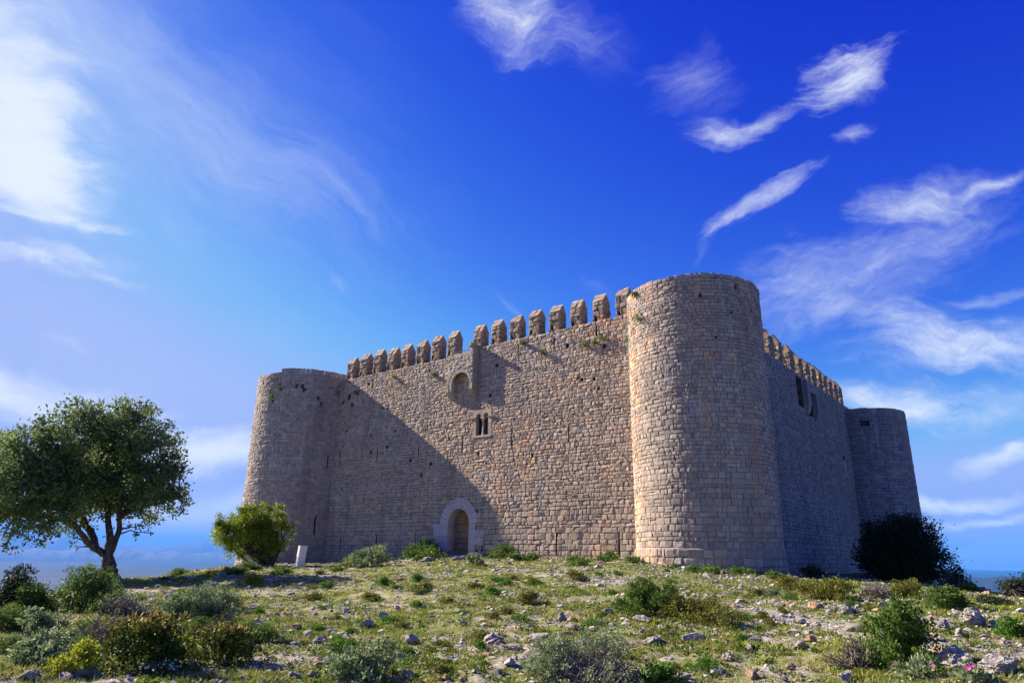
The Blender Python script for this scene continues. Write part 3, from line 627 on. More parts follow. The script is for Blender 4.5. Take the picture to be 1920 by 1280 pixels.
# passage behind the arch, open to the courtyard at its far end
mb = MB(); PX0, PX1, PY0, PY1 = DX - 1.12, DX + 1.12, YW + 0.6, YW + 3.0
mpl = lambda u, v, d: np.stack([PX0 + d + 0 * u, u + 0 * v, v + 0 * u], -1); mpr = lambda u, v, d: np.stack([PX1 - d + 0 * u, u + 0 * v, v + 0 * u], -1)
for f_ in (mpl, mpr):
    V, F, tn, wm = blocks(f_, courses(PY0, PY1, lambda u: 3.3, -0.2, 0.4, 0.6), 0.012, 0.03, 0.012); mb.add(V, F.tolist(), 0, tn, wm)
    P, bf = backing(f_, (PY0, PY1), (-0.2, 3.3), []); mb.add(P, bf, 1)
mpb = lambda u, v, d: np.stack([u + 0 * v, YW + 0.64 - d + 0 * u, v + 0 * u], -1)
V, F, tn, wm = blocks(mpb, courses(PX0, DX + 0.42, lambda u: 3.3, -0.1, 0.42, 0.5), 0.012, 0.03, 0.012); mb.add(V, F.tolist(), 0, tn, wm); P, bf = backing(mpb, (PX0, DX + 0.42), (-0.1, 3.3), []); mb.add(P, bf, 1)
mb.box((PX0 - 0.2, PY0, 3.3), (PX1 + 0.2, PY1, 3.6), 1); mb.box((PX0 - 3.2, PY0, -0.3), (PX1 + 3.2, PY1 + 9, -0.02), 0, 0.9, 0.3)
mb.box((PX0 - 0.3, PY0 - 0.02, -0.2), (DX - DHW + 0.0, PY0 + 0.1, 3.3), 0, 0.4, 0.7); mb.box((DX + DHW, PY0 - 0.02, -0.2), (PX1 + 0.3, PY0 + 0.1, 3.3), 0, 0.4, 0.7)
link('passage', mb.build('passage', [M['inner'], M['mortar_dark']]), doorway)
mb = MB(); mb.box((DX + 0.5, PY0 + 0.62, 0.0), (DX + 1.0, PY0 + 0.70, 2.1), 0); mb.box((DX + 0.52, PY0 + 0.6, 0.4), (DX + 0.98, PY0 + 0.618, 0.5), 1); mb.box((DX + 0.52, PY0 + 0.6, 1.6), (DX + 0.98, PY0 + 0.618, 1.7), 1)
link('door_leaf', mb.build('door_leaf', [M['door'], M['iron']]), doorway)

# twin window ------------------------------------------------------
mb = MB(); xc = (WX0 + WX1) / 2; lw = 0.205; yf, yb = YW - 0.03, YW + 0.28
for sgn in (-1, 1):
    x0 = xc + sgn * 0.30; xo = WX0 - 0.22 if sgn < 0 else WX1 + 0.22; xi = x0 + sgn * lw
    for z0, z1 in ((WZ0, WZ0 + 0.7), (WZ0 + 0.7, WZ0 + 1.08)): mb.box((min(xi, xo), yf + rng.uniform(0, 0.01), z0 + 0.005), (max(xi, xo), yb, z1 - 0.005), 0, rng.uniform(0.3, 0.9), 0.4, 0.004)
    a = np.linspace(0, math.pi, 9); zs_ = WZ0 + 1.17
    xin = xc; hi = WZ1 + 0.17
    pts = [(xo, zs_ - 0.09), (xi, zs_ - 0.09)] + [(x0 + sgn * lw * math.cos(q), zs_ + lw * 1.15 * math.sin(q)) for q in a] + [(xin + sgn * 0.004, zs_), (xin + sgn * 0.004, hi), (xo, hi)]
    mb.prism(pts, lambda q: (q[0], yf, q[1]), lambda q: (q[0], yb, q[1]), 0, 0.75, 0.5)
    mb.box((min(xi - sgn * 0.03, xo + sgn * 0.22), yf - 0.09, WZ0 + 1.085), (max(xi - sgn * 0.03, xo + sgn * 0.22), yb - 0.1, WZ0 + 1.155), 0, 0.15, 0.2)
mb.box((WX0 - 0.24, yf - 0.03, WZ0 - 0.13), (WX1 + 0.24, yb, WZ0 - 0.004), 0, 0.7, 0.3, 0.004)
win = under(link('twin_window', mb.build('twin_window', [M['wall']])))
def lathe(prof, cx, cy, n=14):
    V = [(cx + r_ * math.cos(k * 2 * math.pi / n), cy + r_ * math.sin(k * 2 * math.pi / n), z) for r_, z in prof for k in range(n)]
    return V, [(i * n + k, i * n + (k + 1) % n, (i + 1) * n + (k + 1) % n, (i + 1) * n + k) for i in range(len(prof) - 1) for k in range(n)]
mb = MB(); V, F = lathe([(0.10, WZ0), (0.11, WZ0 + 0.06), (0.08, WZ0 + 0.12), (0.062, WZ0 + 0.15), (0.058, WZ0 + 0.86), (0.075, WZ0 + 0.9), (0.07, WZ0 + 0.93), (0.12, WZ0 + 1.06)], xc, YW + 0.1); mb.add(V, F, 0, 0.9, 0.1)
mb.box((xc - 0.13, YW - 0.04, WZ0 + 1.06), (xc + 0.13, YW + 0.27, WZ0 + 1.165), 0, 0.9, 0.1)
link('column', mb.build('column', [M['pale']]), win)

# box machicolation over the door ----------------------------------
mb = MB(); BX0, BX1, BP = -30.52, -28.30, 0.46; yb0, yb1 = YW - BP, YW - BP + 0.15; ax, ar, az_ = -29.36, 0.78, 10.62
a = np.linspace(0, math.pi, 15)
outl = [(BX0, 10.2), (ax - ar, 10.2)] + [(ax - ar * math.cos(q), az_ + ar * 1.12 * math.sin(q)) for q in a] + [(ax + ar, 10.2), (BX1, 10.2), (BX1, 12.5), (BX0, 12.5)]
mb.prism(outl, lambda q: (q[0], yb0, q[1]), lambda q: (q[0], yb1, q[1]), 0, 0.6, 0.55)
mb.box((BX0, yb1 + 0.003, 10.2), (BX0 + 0.3, YW + 0.03, 12.5), 0, 0.5, 0.5); mb.box((BX1 - 0.3, yb1 + 0.003, 10.2), (BX1, YW + 0.03, 12.85), 0, 0.5, 0.5)
x = BX0 + 0.02
while x < BX1 - 0.2:       # top course of separate stones
    w = min(rng.uniform(0.3, 0.55), BX1 - x); mb.box((x, yb0 - 0.012, 12.5), (x + w - 0.015, yb1, 12.5 + rng.uniform(0.18, 0.3)), 0, rng.uniform(0.5, 1), rng.random(), 0.012); x += w
ring(ax, az_, ar + 0.005, ar + 0.2, 11, yb0 - 0.014, yb0 + 0.1, mb)
mb.box((BX1 - 0.24, yb0 - 0.02, 12.5), (BX1 + 0.004, YW + 0.1, 12.98), 0, 0.4, 0.7, 0.02); mb.box((BX1 - 0.26, yb0 - 0.26, 12.98), (BX1 + 0.02, YW + 0.2, 13.2), 0, 0.3, 0.8, 0.02)
ah = [(ax - ar - 0.2, ax + ar + 0.2, 9.0, az_ + 0.02)] + [(ax - w_, ax + w_, az_ + 0.02 + k_ * 0.12, az_ + 0.14 + k_ * 0.12) for k_, w_ in enumerate([0.97, 0.96, 0.92, 0.86, 0.77, 0.65, 0.46, 0.2])]
for f_, u0_, u1_, hs_, zt in ((lambda u, v, d: np.stack([u + 0 * v, yb0 - 0.002 - d + 0 * u, v + 0 * u], -1), BX0, BX1, ah, 12.5), (lambda u, v, d: np.stack([BX1 + 0.002 + d + 0 * u, u + 0 * v, v + 0 * u], -1), yb0, YW, [], 12.9)):
    B_ = courses(u0_, u1_, lambda u: zt, 10.2, 0.23, 0.33, hs_); V, F, tn, wm = blocks(f_, B_, 0.009, 0.02, 0.006, 0); mb.add(V, F.tolist(), 0, tn, wm)
box = under(link('box_machicolation', mb.build('box_machicolation', [M['box']])))
for x0, x1 in ((BX0 - 0.02, ax - ar + 0.02), (ax + ar - 0.02, BX1 + 0.01)):
    mb = MB(); pr = [(0.0, 9.75), (0.16, 9.78), (0.30, 9.88), (0.40, 10.02), (BP - 0.02, 10.06), (BP + 0.02, 10.2), (0.0, 10.2)]
    mb.prism([(p_, z) for p_, z in pr], lambda q: (x0, YW + 0.03 - q[0], q[1]), lambda q: (x1, YW + 0.03 - q[0], q[1]), 0, 0.35, 0.8); link('corbel', mb.build('corbel', [M['box']]), box)
mb = MB(); mb.box((-30.3, yb0 + 0.1, 12.86), (BX1 - 0.2, yb0 + 0.14, 12.9), 0); link('iron_bar', mb.build('iron_bar', [M['iron']]), box)

# ------------------------------------------------------------------ plants: shared shapes
def unit(n): v = rng.normal(size=(n, 3)); return v / np.linalg.norm(v, axis=1, keepdims=True)
def leaf_quads(P, L, out=None, up=0.0, width=0.45):
    """one rhombus leaf at every point"""
    n = len(P); a = unit(n)
    if out is not None: a = a + out * 0.7
    a[:, 2] += up; a /= np.linalg.norm(a, axis=1, keepdims=True); b = np.cross(a, unit(n)); b /= np.linalg.norm(b, axis=1, keepdims=True) + 1e-9
    l = (L * rng.uniform(0.6, 1.35, n))[:, None]; w = l * width * 0.5
    V = np.stack([P, P + a * l * 0.5 + b * w, P + a * l, P + a * l * 0.5 - b * w], 1).reshape(-1, 3)
    return V, np.arange(4 * n).reshape(n, 4)
def clumped(lobes, n, nsub=26, sig=0.17, shell=0.55, flat=0.8):
    """points gathered in leaf clumps in the outer shell of every lobe"""
    lob = np.array(lobes, float); vol = (lob[:, 3] * lob[:, 4] * lob[:, 5]) ** 0.72; ns = np.maximum((vol / vol.sum() * nsub * len(lob)).astype(int), 4)
    C, Sg, O = [], [], []
    for L, k in zip(lob, ns):
        d = unit(k); r = (shell + (1 - shell) * rng.random(k) ** 0.7)[:, None]; C.append(L[:3] + d * r * L[3:6]); Sg.append(np.full(k, sig * (L[3] * L[4] * L[5]) ** (1 / 3)) * rng.uniform(0.6, 1.35, k)); O.append(d)
    C = np.vstack(C); Sg = np.concatenate(Sg); O = np.vstack(O)
    k = rng.choice(len(C), n, p=Sg ** 2 / (Sg ** 2).sum()); g = rng.normal(size=(n, 3)); g[:, 2] *= flat
    P = C[k] + g * Sg[k][:, None]; tone = np.clip(rng.random(len(C)) * 0.75 + 0.1, 0, 1)[k] + rng.normal(0, 0.2, n)
    return P, O[k], np.clip(tone, 0, 1), C
def tubes(paths, sides=5):
    """paths: list of (points n x 3, radii n)"""
    V, F, n = [], [], 0
    for P, r in paths:
        P = np.asarray(P, float); m_ = len(P); T = np.gradient(P, axis=0); T /= np.linalg.norm(T, axis=1, keepdims=True) + 1e-9
        A = np.cross(T, [0.31, 0.87, 0.38]); A /= np.linalg.norm(A, axis=1, keepdims=True) + 1e-9; B = np.cross(T, A)
        an = np.arange(sides) * 2 * math.pi / sides; rr = np.asarray(r, float)[:, None, None]
        V.append((P[:, None] + (A[:, None] * np.cos(an)[None, :, None] + B[:, None] * np.sin(an)[None, :, None]) * rr).reshape(-1, 3))
        i = np.arange(m_ * sides).reshape(m_, sides); j = np.roll(i, -1, 1)
        F.append(np.stack([i[:-1], j[:-1], j[1:], i[1:]], -1).reshape(-1, 4) + n); n += m_ * sides
    return np.vstack(V), np.vstack(F)
def limb(p0, p1, r0, r1, k=6, bend=0.12, sag=0.0):
    p0, p1 = np.array(p0, float), np.array(p1, float); t = np.linspace(0, 1, k)[:, None]; L = np.linalg.norm(p1 - p0)
    off = rng.normal(0, bend * L, 3); off[2] = abs(off[2]) * 0.6 - sag * L; w = np.sin(t * math.pi)
    P = p0 + (p1 - p0) * t + off * w + rng.normal(0, 0.02 * L, (k, 3)) * w
    return P, r0 + (r1 - r0) * t[:, 0] ** 0.8
def bark(name, c0, c1):
    m, t = mat(name); p = t.n('ShaderNodeTexCoord').outputs['Object']; q = t.vm('MULTIPLY', p, (9, 9, 2.2))
    n = t.noise(q, 1.0, 5, 0.65); finish(t, t.mix(t.rng(n, 0.35, 0.65), c0, c1), 0.95, n, 0.8, 0.05); return m
M['bark'] = bark('grey_bark', (0.035, 0.028, 0.024), (0.13, 0.105, 0.09)); M['twig'] = bark('dry_twig', (0.13, 0.10, 0.095), (0.27, 0.22, 0.20)); M['stem'] = bark('brown_stem', (0.05, 0.035, 0.025), (0.13, 0.09, 0.06))
M['oak'] = leaf('evergreen_oak_leaf', (0.05, 0.085, 0.028), (0.22, 0.29, 0.10), None, 0.36, 0.65)
M['bright'] = leaf('mastic_leaf', (0.045, 0.085, 0.008), (0.34, 0.42, 0.03), None, 0.36, 0.5)
M['mid'] = leaf('kermes_leaf', (0.03, 0.07, 0.014), (0.17, 0.26, 0.045), None, 0.32)
M['silver'] = leaf('silver_leaf', (0.06, 0.10, 0.04), (0.34, 0.42, 0.20), None, 0.28)
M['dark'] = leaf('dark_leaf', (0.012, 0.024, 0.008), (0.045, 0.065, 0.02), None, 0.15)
M['rusty'] = leaf('rusty_tip_leaf', (0.024, 0.045, 0.008), (0.13, 0.16, 0.02), (0.42, 0.27, 0.08), 0.25)
M['olive'] = leaf('olive_leaf', (0.06, 0.075, 0.010), (0.27, 0.27, 0.05), None, 0.25)
M['gold'] = leaf('yellow_green_leaf', (0.13, 0.17, 0.012), (0.40, 0.43, 0.035), None, 0.35)
M['herb'] = leaf('herb_leaf', (0.035, 0.095, 0.012), (0.14, 0.28, 0.03), None, 0.35)
M['grass'] = leaf('grass_blade', (0.07, 0.12, 0.012), (0.30, 0.34, 0.045), (0.40, 0.35, 0.16), 0.3, 0.6)
m, t = mat('pink_petal'); finish(t, (0.62, 0.10, 0.40), 0.6, trans=0.3); M['pink'] = m
m, t = mat('white_petal'); finish(t, (0.72, 0.72, 0.62), 0.6, trans=0.2); M['white'] = m

def depth_of(P): return float(np.array(P) @ R[:, 2])
STY = {  # lobes, leaf m, upward, shell, clump size, twig count, coverage, lobe flatness
    'round': (8, 0.050, 0.25, 0.60, 0.20, 14, 5.5), 'spiky': (11, 0.040, 0.9, 0.35, 0.17, 20, 6.0), 'loose': (9, 0.045, 0.35, 0.45, 0.14, 34, 3.2),
    'silver': (7, 0.045, 0.3, 0.60, 0.15, 18, 5.0), 'low': (7, 0.040, 0.3, 0.5, 0.20, 8, 5.0), 'wisp': (7, 0.028, 0.5, 0.3, 0.13, 110, 1.5)}
def blob_lobes(W, H, k, style):
    L = []; ca = rng.uniform(0, 6.28); lean = rng.normal(0, 0.08, 2) * W
    for i in range(k + 4):
        a = rng.uniform(0, 2 * math.pi); q = 0.40 * math.sqrt(rng.random()) if i else 0.05; q *= 0.72 + 0.28 * math.cos(a - ca)
        x, y = q * W * math.cos(a), q * W * math.sin(a); hz = (1 - (q / 0.5) ** 2) * rng.uniform(0.35, 1.0)
        if style == 'spiky': L.append((x * 1.2, y * 1.2, H * (0.25 + 0.36 * hz), W * rng.uniform(0.08, 0.14), W * rng.uniform(0.08, 0.14), H * rng.uniform(0.2, 0.38)))
        else: r = rng.uniform(0.10, 0.24); L.append((x + lean[0] * hz, y + lean[1] * hz, H * (0.10 + 0.60 * hz), W * r, W * r * rng.uniform(0.8, 1.2), H * rng.uniform(0.16, 0.32)))
    L += [(rng.uniform(-.45, .45) * W, rng.uniform(-.45, .45) * W, H * 0.14, W * rng.uniform(0.1, 0.2), W * 0.14, H * rng.uniform(0.13, 0.24)) for _ in range(9)]
    return L
def plant_meshes(W, H, style, mt, d, seedlobes=None, cap=16000, stem='stem', lf=None, cov=None):
    k, L, up, shell, sig, tw, cv = STY[style]; L = (lf or L); lob = seedlobes or blob_lobes(W, H, k, style)
    pxm = 683.0 / d; L = max(L, 1.6 / pxm); area = W * H * pxm * pxm; n = int(min(cap, max(120, (cov or cv) * area / ((L * pxm) ** 2 * 0.24)) * 0.9))
    P, O, tone, C = clumped(lob, n, 16, sig, shell); P[:, 2] = np.where(P[:, 2] < 0.01, np.abs(P[:, 2]) * 0.4 + 0.01, P[:, 2])
    V, F = leaf_quads(P, L, O, up); tip = np.clip(P[:, 2] / H + rng.normal(0, 0.12, n) + 0.25 * (tone - 0.4) - 0.22, 0, 1)
    fo = mesh('foliage', V, F, [M[mt]], attrs={'rnd': tone, 'tip': tip})
    ps = []; thick = 0.012 * max(1, W / 1.5)
    for c in C[rng.choice(len(C), min(tw, len(C)), replace=False)] if tw <= len(C) else np.vstack([C] * 9)[:tw] + rng.normal(0, 0.10 * W, (tw, 3)) * [1, 1, 0.5]:
        b = (rng.normal(0, 0.05 * W), rng.normal(0, 0.05 * W), -0.12); c = np.array(c); c[2] = abs(c[2]); ps.append(limb(b, c, thick, 0.004, 5, 0.1))
        if style == 'wisp':
            P_, _ = ps[-1]
            for _ in range(3): e = P_[3] + unit(1)[0] * 0.16 * W * np.array([1, 1, 0.7]) + [0, 0, 0.10 * H]; ps.append(limb(P_[rng.integers(2, 4)], e, 0.006, 0.003, 4, 0.1))
    V, F = tubes(ps, 4 if style != 'wisp' else 3); st = mesh('stems', V, F, [M[stem]])
    return fo, st
def shrub(name, label, u, v, wpx, hpx, style, mt, cat='shrub', group=None, stem='stem', lf=None, cov=None, pos=None, blossoms=0, cap=16000, bm='pink'):
    if pos is None: P, d = at(u, v)
    else: P = np.array(pos, float); d = math.hypot(P[0], P[1])
    k = depth_of(P) / 1280.0; W, H = wpx * k, hpx * k
    fo, st = plant_meshes(W, H, style, mt, d, None, cap, stem, lf, cov)
    e = empty(name, P, label, cat, group); link('foliage', fo, e); link('stems', st, e)
    if blossoms:
        mb = MB(); co_ = np.empty(len(fo.vertices) * 3, np.float32); fo.vertices.foreach_get('co', co_); co_ = co_.reshape(-1, 3)
        cand = co_[co_[:, 2] > 0.55 * H] if bm == 'pink' else co_[co_[:, 2] > 0.3 * H]
        for q in cand[rng.choice(len(cand), blossoms)]:
            s = 0.022 if bm == 'pink' else 0.010; n = -np.array(P) / np.linalg.norm(P) + rng.normal(0, 0.4, 3) + [0, 0, 0.5]; n /= np.linalg.norm(n); a = np.cross(n, [0.3, 0.2, 0.9]); a /= np.linalg.norm(a); b = np.cross(n, a); q = q + n * 0.03
            for i in range(5):
                t0 = i * 2 * math.pi / 5; f = lambda r_, t_, h_: q + (a * math.cos(t_) + b * math.sin(t_)) * r_ * s + n * h_ * s
                mb.add([f(0, 0, 0), f(0.8, t0 - 0.45, 0.25), f(1.1, t0, 0.3), f(0.8, t0 + 0.45, 0.25)], [(0, 1, 2, 3)])
        link('blossoms', mb.build('blossoms', [M[bm]]), e)
    return e

# ------------------------------------------------------------------ the big tree on the left
def big_tree():
    D = 39.0; base = onray(208, 1084, 38.0); base[2] = float(zg(base[0], base[1])); dd = math.hypot(base[0], base[1]); k = depth_of(base) / 1280.0
    side = np.array([base[1], -base[0], 0]) / dd; away = np.array([base[0], base[1], 0]) / dd; D = dd
    def w(u, v, off=0.0): return onray(u, v, D + off) - base
    lobes = []
    for u, v, r in ((70, 845, 58), (120, 808, 50), (40, 905, 60), (105, 890, 66), (180, 790, 52), (232, 785, 46), (268, 795, 44), (205, 850, 66), (275, 850, 56), (318, 812, 30), (333, 842, 26), (300, 905, 55),
                    (338, 928, 28), (245, 915, 62), (160, 915, 66), (90, 960, 52), (25, 965, 44), (115, 985, 34), (292, 950, 38), (332, 960, 22), (-45, 895, 66), (-40, 955, 50), (195, 935, 36),
                    (-100, 920, 60), (-20, 850, 45), (60, 1000, 26), (95, 1008, 20), (140, 1008, 14), (175, 975, 26), (250, 978, 22), (30, 1012, 24), (150, 1020, 12), (270, 1000, 20), (215, 1000, 12)):
        off = rng.uniform(-1, 1) * (3.2 - r * 0.012) if r > 35 else rng.uniform(-0.8, 0.8); c = w(u, v, off); s = r * k; lobes.append((*c, s, s, s * 0.86))
    n = 76000; P, O, tone, C = clumped(lobes, n, 36, 0.165, 0.3, 0.72); V, F = leaf_quads(P, 0.165, O, 0.15, 0.5)
    fo = mesh('crown', V, F, [M['oak']], attrs={'rnd': tone, 'tip': tone * 0})
    f1, f2 = w(203, 1040), w(192, 1022, 0.1); ps = []
    def path(pts, r0, r1): q = np.array(pts); t = np.linspace(0, 1, len(q)); tt = np.linspace(0, 1, len(q) * 3); s = np.stack([np.interp(tt, t, q[:, i]) for i in range(3)], 1); s[1:-1] += rng.normal(0, 0.03, s[1:-1].shape); ps.append((s, r0 + (r1 - r0) * tt)); return s
    foot = w(207, 1090)
    path([foot + [0, 0, -0.3], w(206, 1072), w(203, 1055), f1], 0.31, 0.19); path([w(190, 1090) + [0, 0, -0.3], w(194, 1070), w(199, 1052), f1], 0.17, 0.17); path([w(222, 1090) + [0, 0, -0.3], w(213, 1072), w(207, 1052), f1], 0.22, 0.19)
    nodes = []
    nodes += list(path([f1, w(185, 1032), w(165, 1018, -.3), w(140, 985, -.8), w(110, 950, -1.2), w(75, 915, -1.5), w(45, 885, -1)], 0.18, 0.045))
    nodes += list(path([w(178, 1028), w(172, 1000, .4), w(150, 965, 1), w(120, 905, 1.4), w(105, 850, 1.2)], 0.20, 0.05)); nodes += list(path([f1, w(206, 1010), w(204, 975, .3), w(200, 930, .5), w(195, 870, .6), w(190, 810, .4)], 0.19, 0.045))
    nodes += list(path([f1, w(214, 1018, .2), w(222, 995, .2), w(221, 960, -.3), w(235, 900, -.6), w(255, 840, -.4)], 0.18, 0.045)); nodes += list(path([w(221, 975), w(250, 945, .5), w(285, 915, 1), w(315, 880, .8)], 0.12, 0.04))
    nodes += list(path([w(222, 970), w(255, 955, -.8), w(300, 940, -1.2), w(335, 935, -1)], 0.10, 0.03)); nodes += list(path([w(130, 975), w(80, 970, .4), w(20, 955, .8), w(-40, 930, .5)], 0.12, 0.04))
    nd = np.array(nodes)
    for c in C[rng.choice(len(C), 420, replace=False)]:
        j = np.argmin(np.linalg.norm(nd - c, axis=1) + 0.3 * (nd[:, 2] > c[2])); ps.append(limb(nd[j], c, 0.045, 0.012, 6, 0.12))
    V, F = tubes(ps, 7); tr = mesh('trunk', V, F, [M['bark']], smooth=True)
    e = empty('tree', base, 'large spreading evergreen tree with forked trunk on the left edge of the hilltop', 'tree'); link('crown', fo, e); link('trunk', tr, e)
big_tree()

def small_tree(label, base, lobes_px, D, mt, n, L, name='small_tree', trunk_px=None, sig=0.2, cat='tree', shell=0.6, dp=0.9):
    base = np.array(base, float); k = depth_of(base) / 1280.0; lobes = []
    for u, v, r in lobes_px: c = onray(u, v, D + rng.uniform(-dp, dp)) - base; s = r * k; lobes.append((*c, s, s, s * 0.9))
    P, O, tone, C = clumped(lobes, n, 20, sig, shell); V, F = leaf_quads(P, L, O, 0.2, 0.5)
    ps = [limb((rng.normal(0, .12), rng.normal(0, .12), -0.3), np.array(l[:3]) * [1, 1, 0.8], 0.09, 0.03, 6, 0.08) for l in lobes] + [limb((0, 0, 0.3), c, 0.03, 0.008, 5, 0.1) for c in C[rng.choice(len(C), min(70, len(C)), replace=False)]]
    e = empty(name, base, label, cat); link('crown', mesh('crown', V, F, [M[mt]], attrs={'rnd': tone, 'tip': tone * 0}), e); V, F = tubes(ps, 6); link('trunk', mesh('trunk', V, F, [M['bark']], smooth=True), e)
b = at(505, 1060, 36, 60)[0]; bd = math.hypot(b[0], b[1])
small_tree('rounded bright green shrub-like tree in front of the left round tower', b, ((440, 1000, 32), (432, 975, 22), (465, 975, 30), (480, 1008, 30), (514, 968, 22), (522, 1000, 27), (541, 982, 13), (495, 1028, 20), (448, 1026, 22), (490, 962, 18), (424, 1008, 14), (528, 1020, 15), (470, 1040, 13), (448, 962, 12), (530, 962, 11)), bd, 'bright', 30000, 0.115, sig=0.17, shell=0.72)
b = onray(1690, 1090, 50.0); b[2] = -2.6
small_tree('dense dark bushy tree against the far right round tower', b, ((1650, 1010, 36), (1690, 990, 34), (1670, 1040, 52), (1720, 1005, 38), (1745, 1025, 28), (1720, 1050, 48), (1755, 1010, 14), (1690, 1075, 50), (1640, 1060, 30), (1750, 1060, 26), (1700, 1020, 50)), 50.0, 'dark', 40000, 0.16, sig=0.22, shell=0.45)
b = onray(1790, 1115, 33.0); b[2] = float(zg(b[0], b[1]))
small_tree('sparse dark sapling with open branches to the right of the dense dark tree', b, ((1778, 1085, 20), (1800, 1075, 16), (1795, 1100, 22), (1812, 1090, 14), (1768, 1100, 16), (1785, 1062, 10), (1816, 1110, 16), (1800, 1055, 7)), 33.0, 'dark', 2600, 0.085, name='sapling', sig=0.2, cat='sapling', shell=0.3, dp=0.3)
b = onray(1900, 1130, 30.0); b[2] = float(zg(b[0], b[1]))
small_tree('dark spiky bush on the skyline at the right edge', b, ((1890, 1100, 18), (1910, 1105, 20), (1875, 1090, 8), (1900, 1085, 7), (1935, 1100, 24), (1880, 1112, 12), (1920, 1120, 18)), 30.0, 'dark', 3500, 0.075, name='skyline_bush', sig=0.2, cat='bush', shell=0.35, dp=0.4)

# ------------------------------------------------------------------ shrubs one by one
SH = [
 # at the foot of the castle
 ('shrub', 'pale green rounded shrub by the front wall left of the doorway', 700, 1060, 95, 46, 'silver', 'silver'), ('shrub', 'low yellow-green shrub at the left skirt of the pale rounded shrub', 655, 1063, 55, 26, 'low', 'olive'),
 ('shrub', 'dark green shrub against the left jamb of the arched doorway', 800, 1046, 80, 36, 'round', 'mid'), ('shrub', 'small silvery shrub just in front of the doorway step', 890, 1057, 38, 26, 'silver', 'silver'),
 ('shrub', 'green shrub with tall tip at the wall right of the doorway', 945, 1047, 76, 34, 'loose', 'mid'), ('shrub', 'low green clump at the left foot of the near round tower', 1085, 1060, 50, 14, 'low', 'mid'),
 ('shrub', 'flat green clump on the rocks before the near round tower', 1243, 1052, 34, 12, 'low', 'herb'), ('shrub', 'green clump right at the base of the near round tower', 1300, 1072, 40, 13, 'low', 'herb'),
 ('shrub', 'dark shrub in the shade under the side wall', 1520, 1084, 60, 26, 'low', 'dark'),
 # left foreground
 ('shrub', 'tall glossy green shrub below the big tree', 148, 1150, 135, 112, 'loose', 'mid'), ('shrub', 'dark open shrub at the left edge of the view', 18, 1150, 110, 98, 'loose', 'dark'), ('shrub', 'dull green shrub between the dark open shrub and the tall glossy one', 72, 1155, 90, 72, 'round', 'mid'),
 ('shrub', 'grey-green upright shrub at left above the spreading silvery one', 72, 1200, 90, 66, 'silver', 'silver'), ('shrub', 'spreading silvery shrub near the bottom left corner', 80, 1245, 150, 74, 'silver', 'silver'),
 ('shrub', 'large rounded dark shrub with rusty orange tips', 272, 1255, 190, 118, 'round', 'rusty'), ('shrub', 'dark shrub with rusty sprigs right of the large rounded one', 428, 1245, 160, 92, 'loose', 'rusty'),
 ('shrub', 'bright yellow-green spurge clump beside the large rounded shrub', 145, 1262, 90, 62, 'low', 'gold'), ('shrub', 'small yellow-green sprig left of the two rusty shrubs', 345, 1235, 70, 50, 'low', 'gold'),
 ('shrub', 'compact grey-green shrub under the bare twigs', 338, 1175, 100, 66, 'silver', 'silver'), ('dry_shrub', 'bare grey twig bush with a green top', 388, 1172, 130, 92, 'wisp', 'silver'), ('dry_shrub', 'brown leafless twigs in front of the rusty shrub', 185, 1225, 170, 100, 'wisp', 'olive'),
 ('dry_shrub', 'faded grey twig bush beside the tall glossy shrub', 245, 1155, 130, 60, 'wisp', 'silver'), ('dry_shrub', 'dead grey sprigs between the two rusty shrubs', 408, 1195, 70, 48, 'wisp', 'olive'),
 # middle
 ('shrub', 'prickly dark green shrub casting a long shadow in mid slope', 1220, 1152, 150, 78, 'spiky', 'mid'), ('shrub', 'low olive-brown shrub trailing from the prickly one', 1305, 1165, 165, 58, 'low', 'olive'),
 ('shrub', 'small olive cushion shrub in the middle of the slope', 995, 1130, 56, 26, 'low', 'olive'),
 # bottom edge
 ('shrub', 'grey-green leafy shrub at the bottom edge left of centre', 690, 1285, 150, 96, 'silver', 'silver'), ('dry_shrub', 'wispy grey-green bush with thin stems at the bottom centre', 1115, 1288, 230, 128, 'wisp', 'silver'),
 ('juniper', 'dense upright juniper bush on the right slope', 1690, 1250, 175, 138, 'spiky', 'mid'), ('dry_shrub', 'dry brownish twig bush at the foot of the juniper', 1610, 1250, 120, 72, 'wisp', 'olive'),
 ('shrub', 'leafy dark green clump at the bottom right of centre', 1245, 1278, 85, 40, 'round', 'herb'), ('shrub', 'small sprouting green plant left of the bottom twig bush', 1075, 1262, 30, 22, 'low', 'gold'),
 # right band
 ('shrub', 'yellowish shrub at the left end of the shrub row under the side wall', 1478, 1105, 70, 26, 'low', 'olive'), ('shrub', 'broad olive shrub in the row under the side wall', 1545, 1124, 130, 46, 'round', 'olive'), ('dry_shrub', 'grey twig shrub in the middle of the shrub row', 1655, 1122, 80, 40, 'wisp', 'silver'),
 ('shrub', 'green shrub of the row below the dense dark tree', 1700, 1122, 90, 44, 'silver', 'olive'), ('shrub', 'green pink-dotted shrub at the right end of the row', 1775, 1142, 110, 48, 'silver', 'mid'), ('shrub', 'low dark shrub beyond the right end of the row', 1860, 1132, 70, 16, 'low', 'dark'),
 ('shrub', 'soft green shrub among the pale boulders at the right edge', 1905, 1198, 60, 50, 'low', 'herb'), ('shrub', 'small grey-green shrub on the rocks at the left end of the row', 1455, 1118, 48, 20, 'silver', 'silver'),
]
for (nm, lb, u, v, w, h, st, mt) in SH:
    wisp = st == 'wisp'; near_ = v > 1150
    shrub(nm, lb, u, min(v, 1279), w, h, st, mt, 'shrub', None, 'twig' if wisp else 'stem', cov=(2.4 if 'green' in lb else 0.35) if wisp else None, blossoms=6 if 'pink-dotted' in lb else 0, cap=34000 if near_ else 14000)
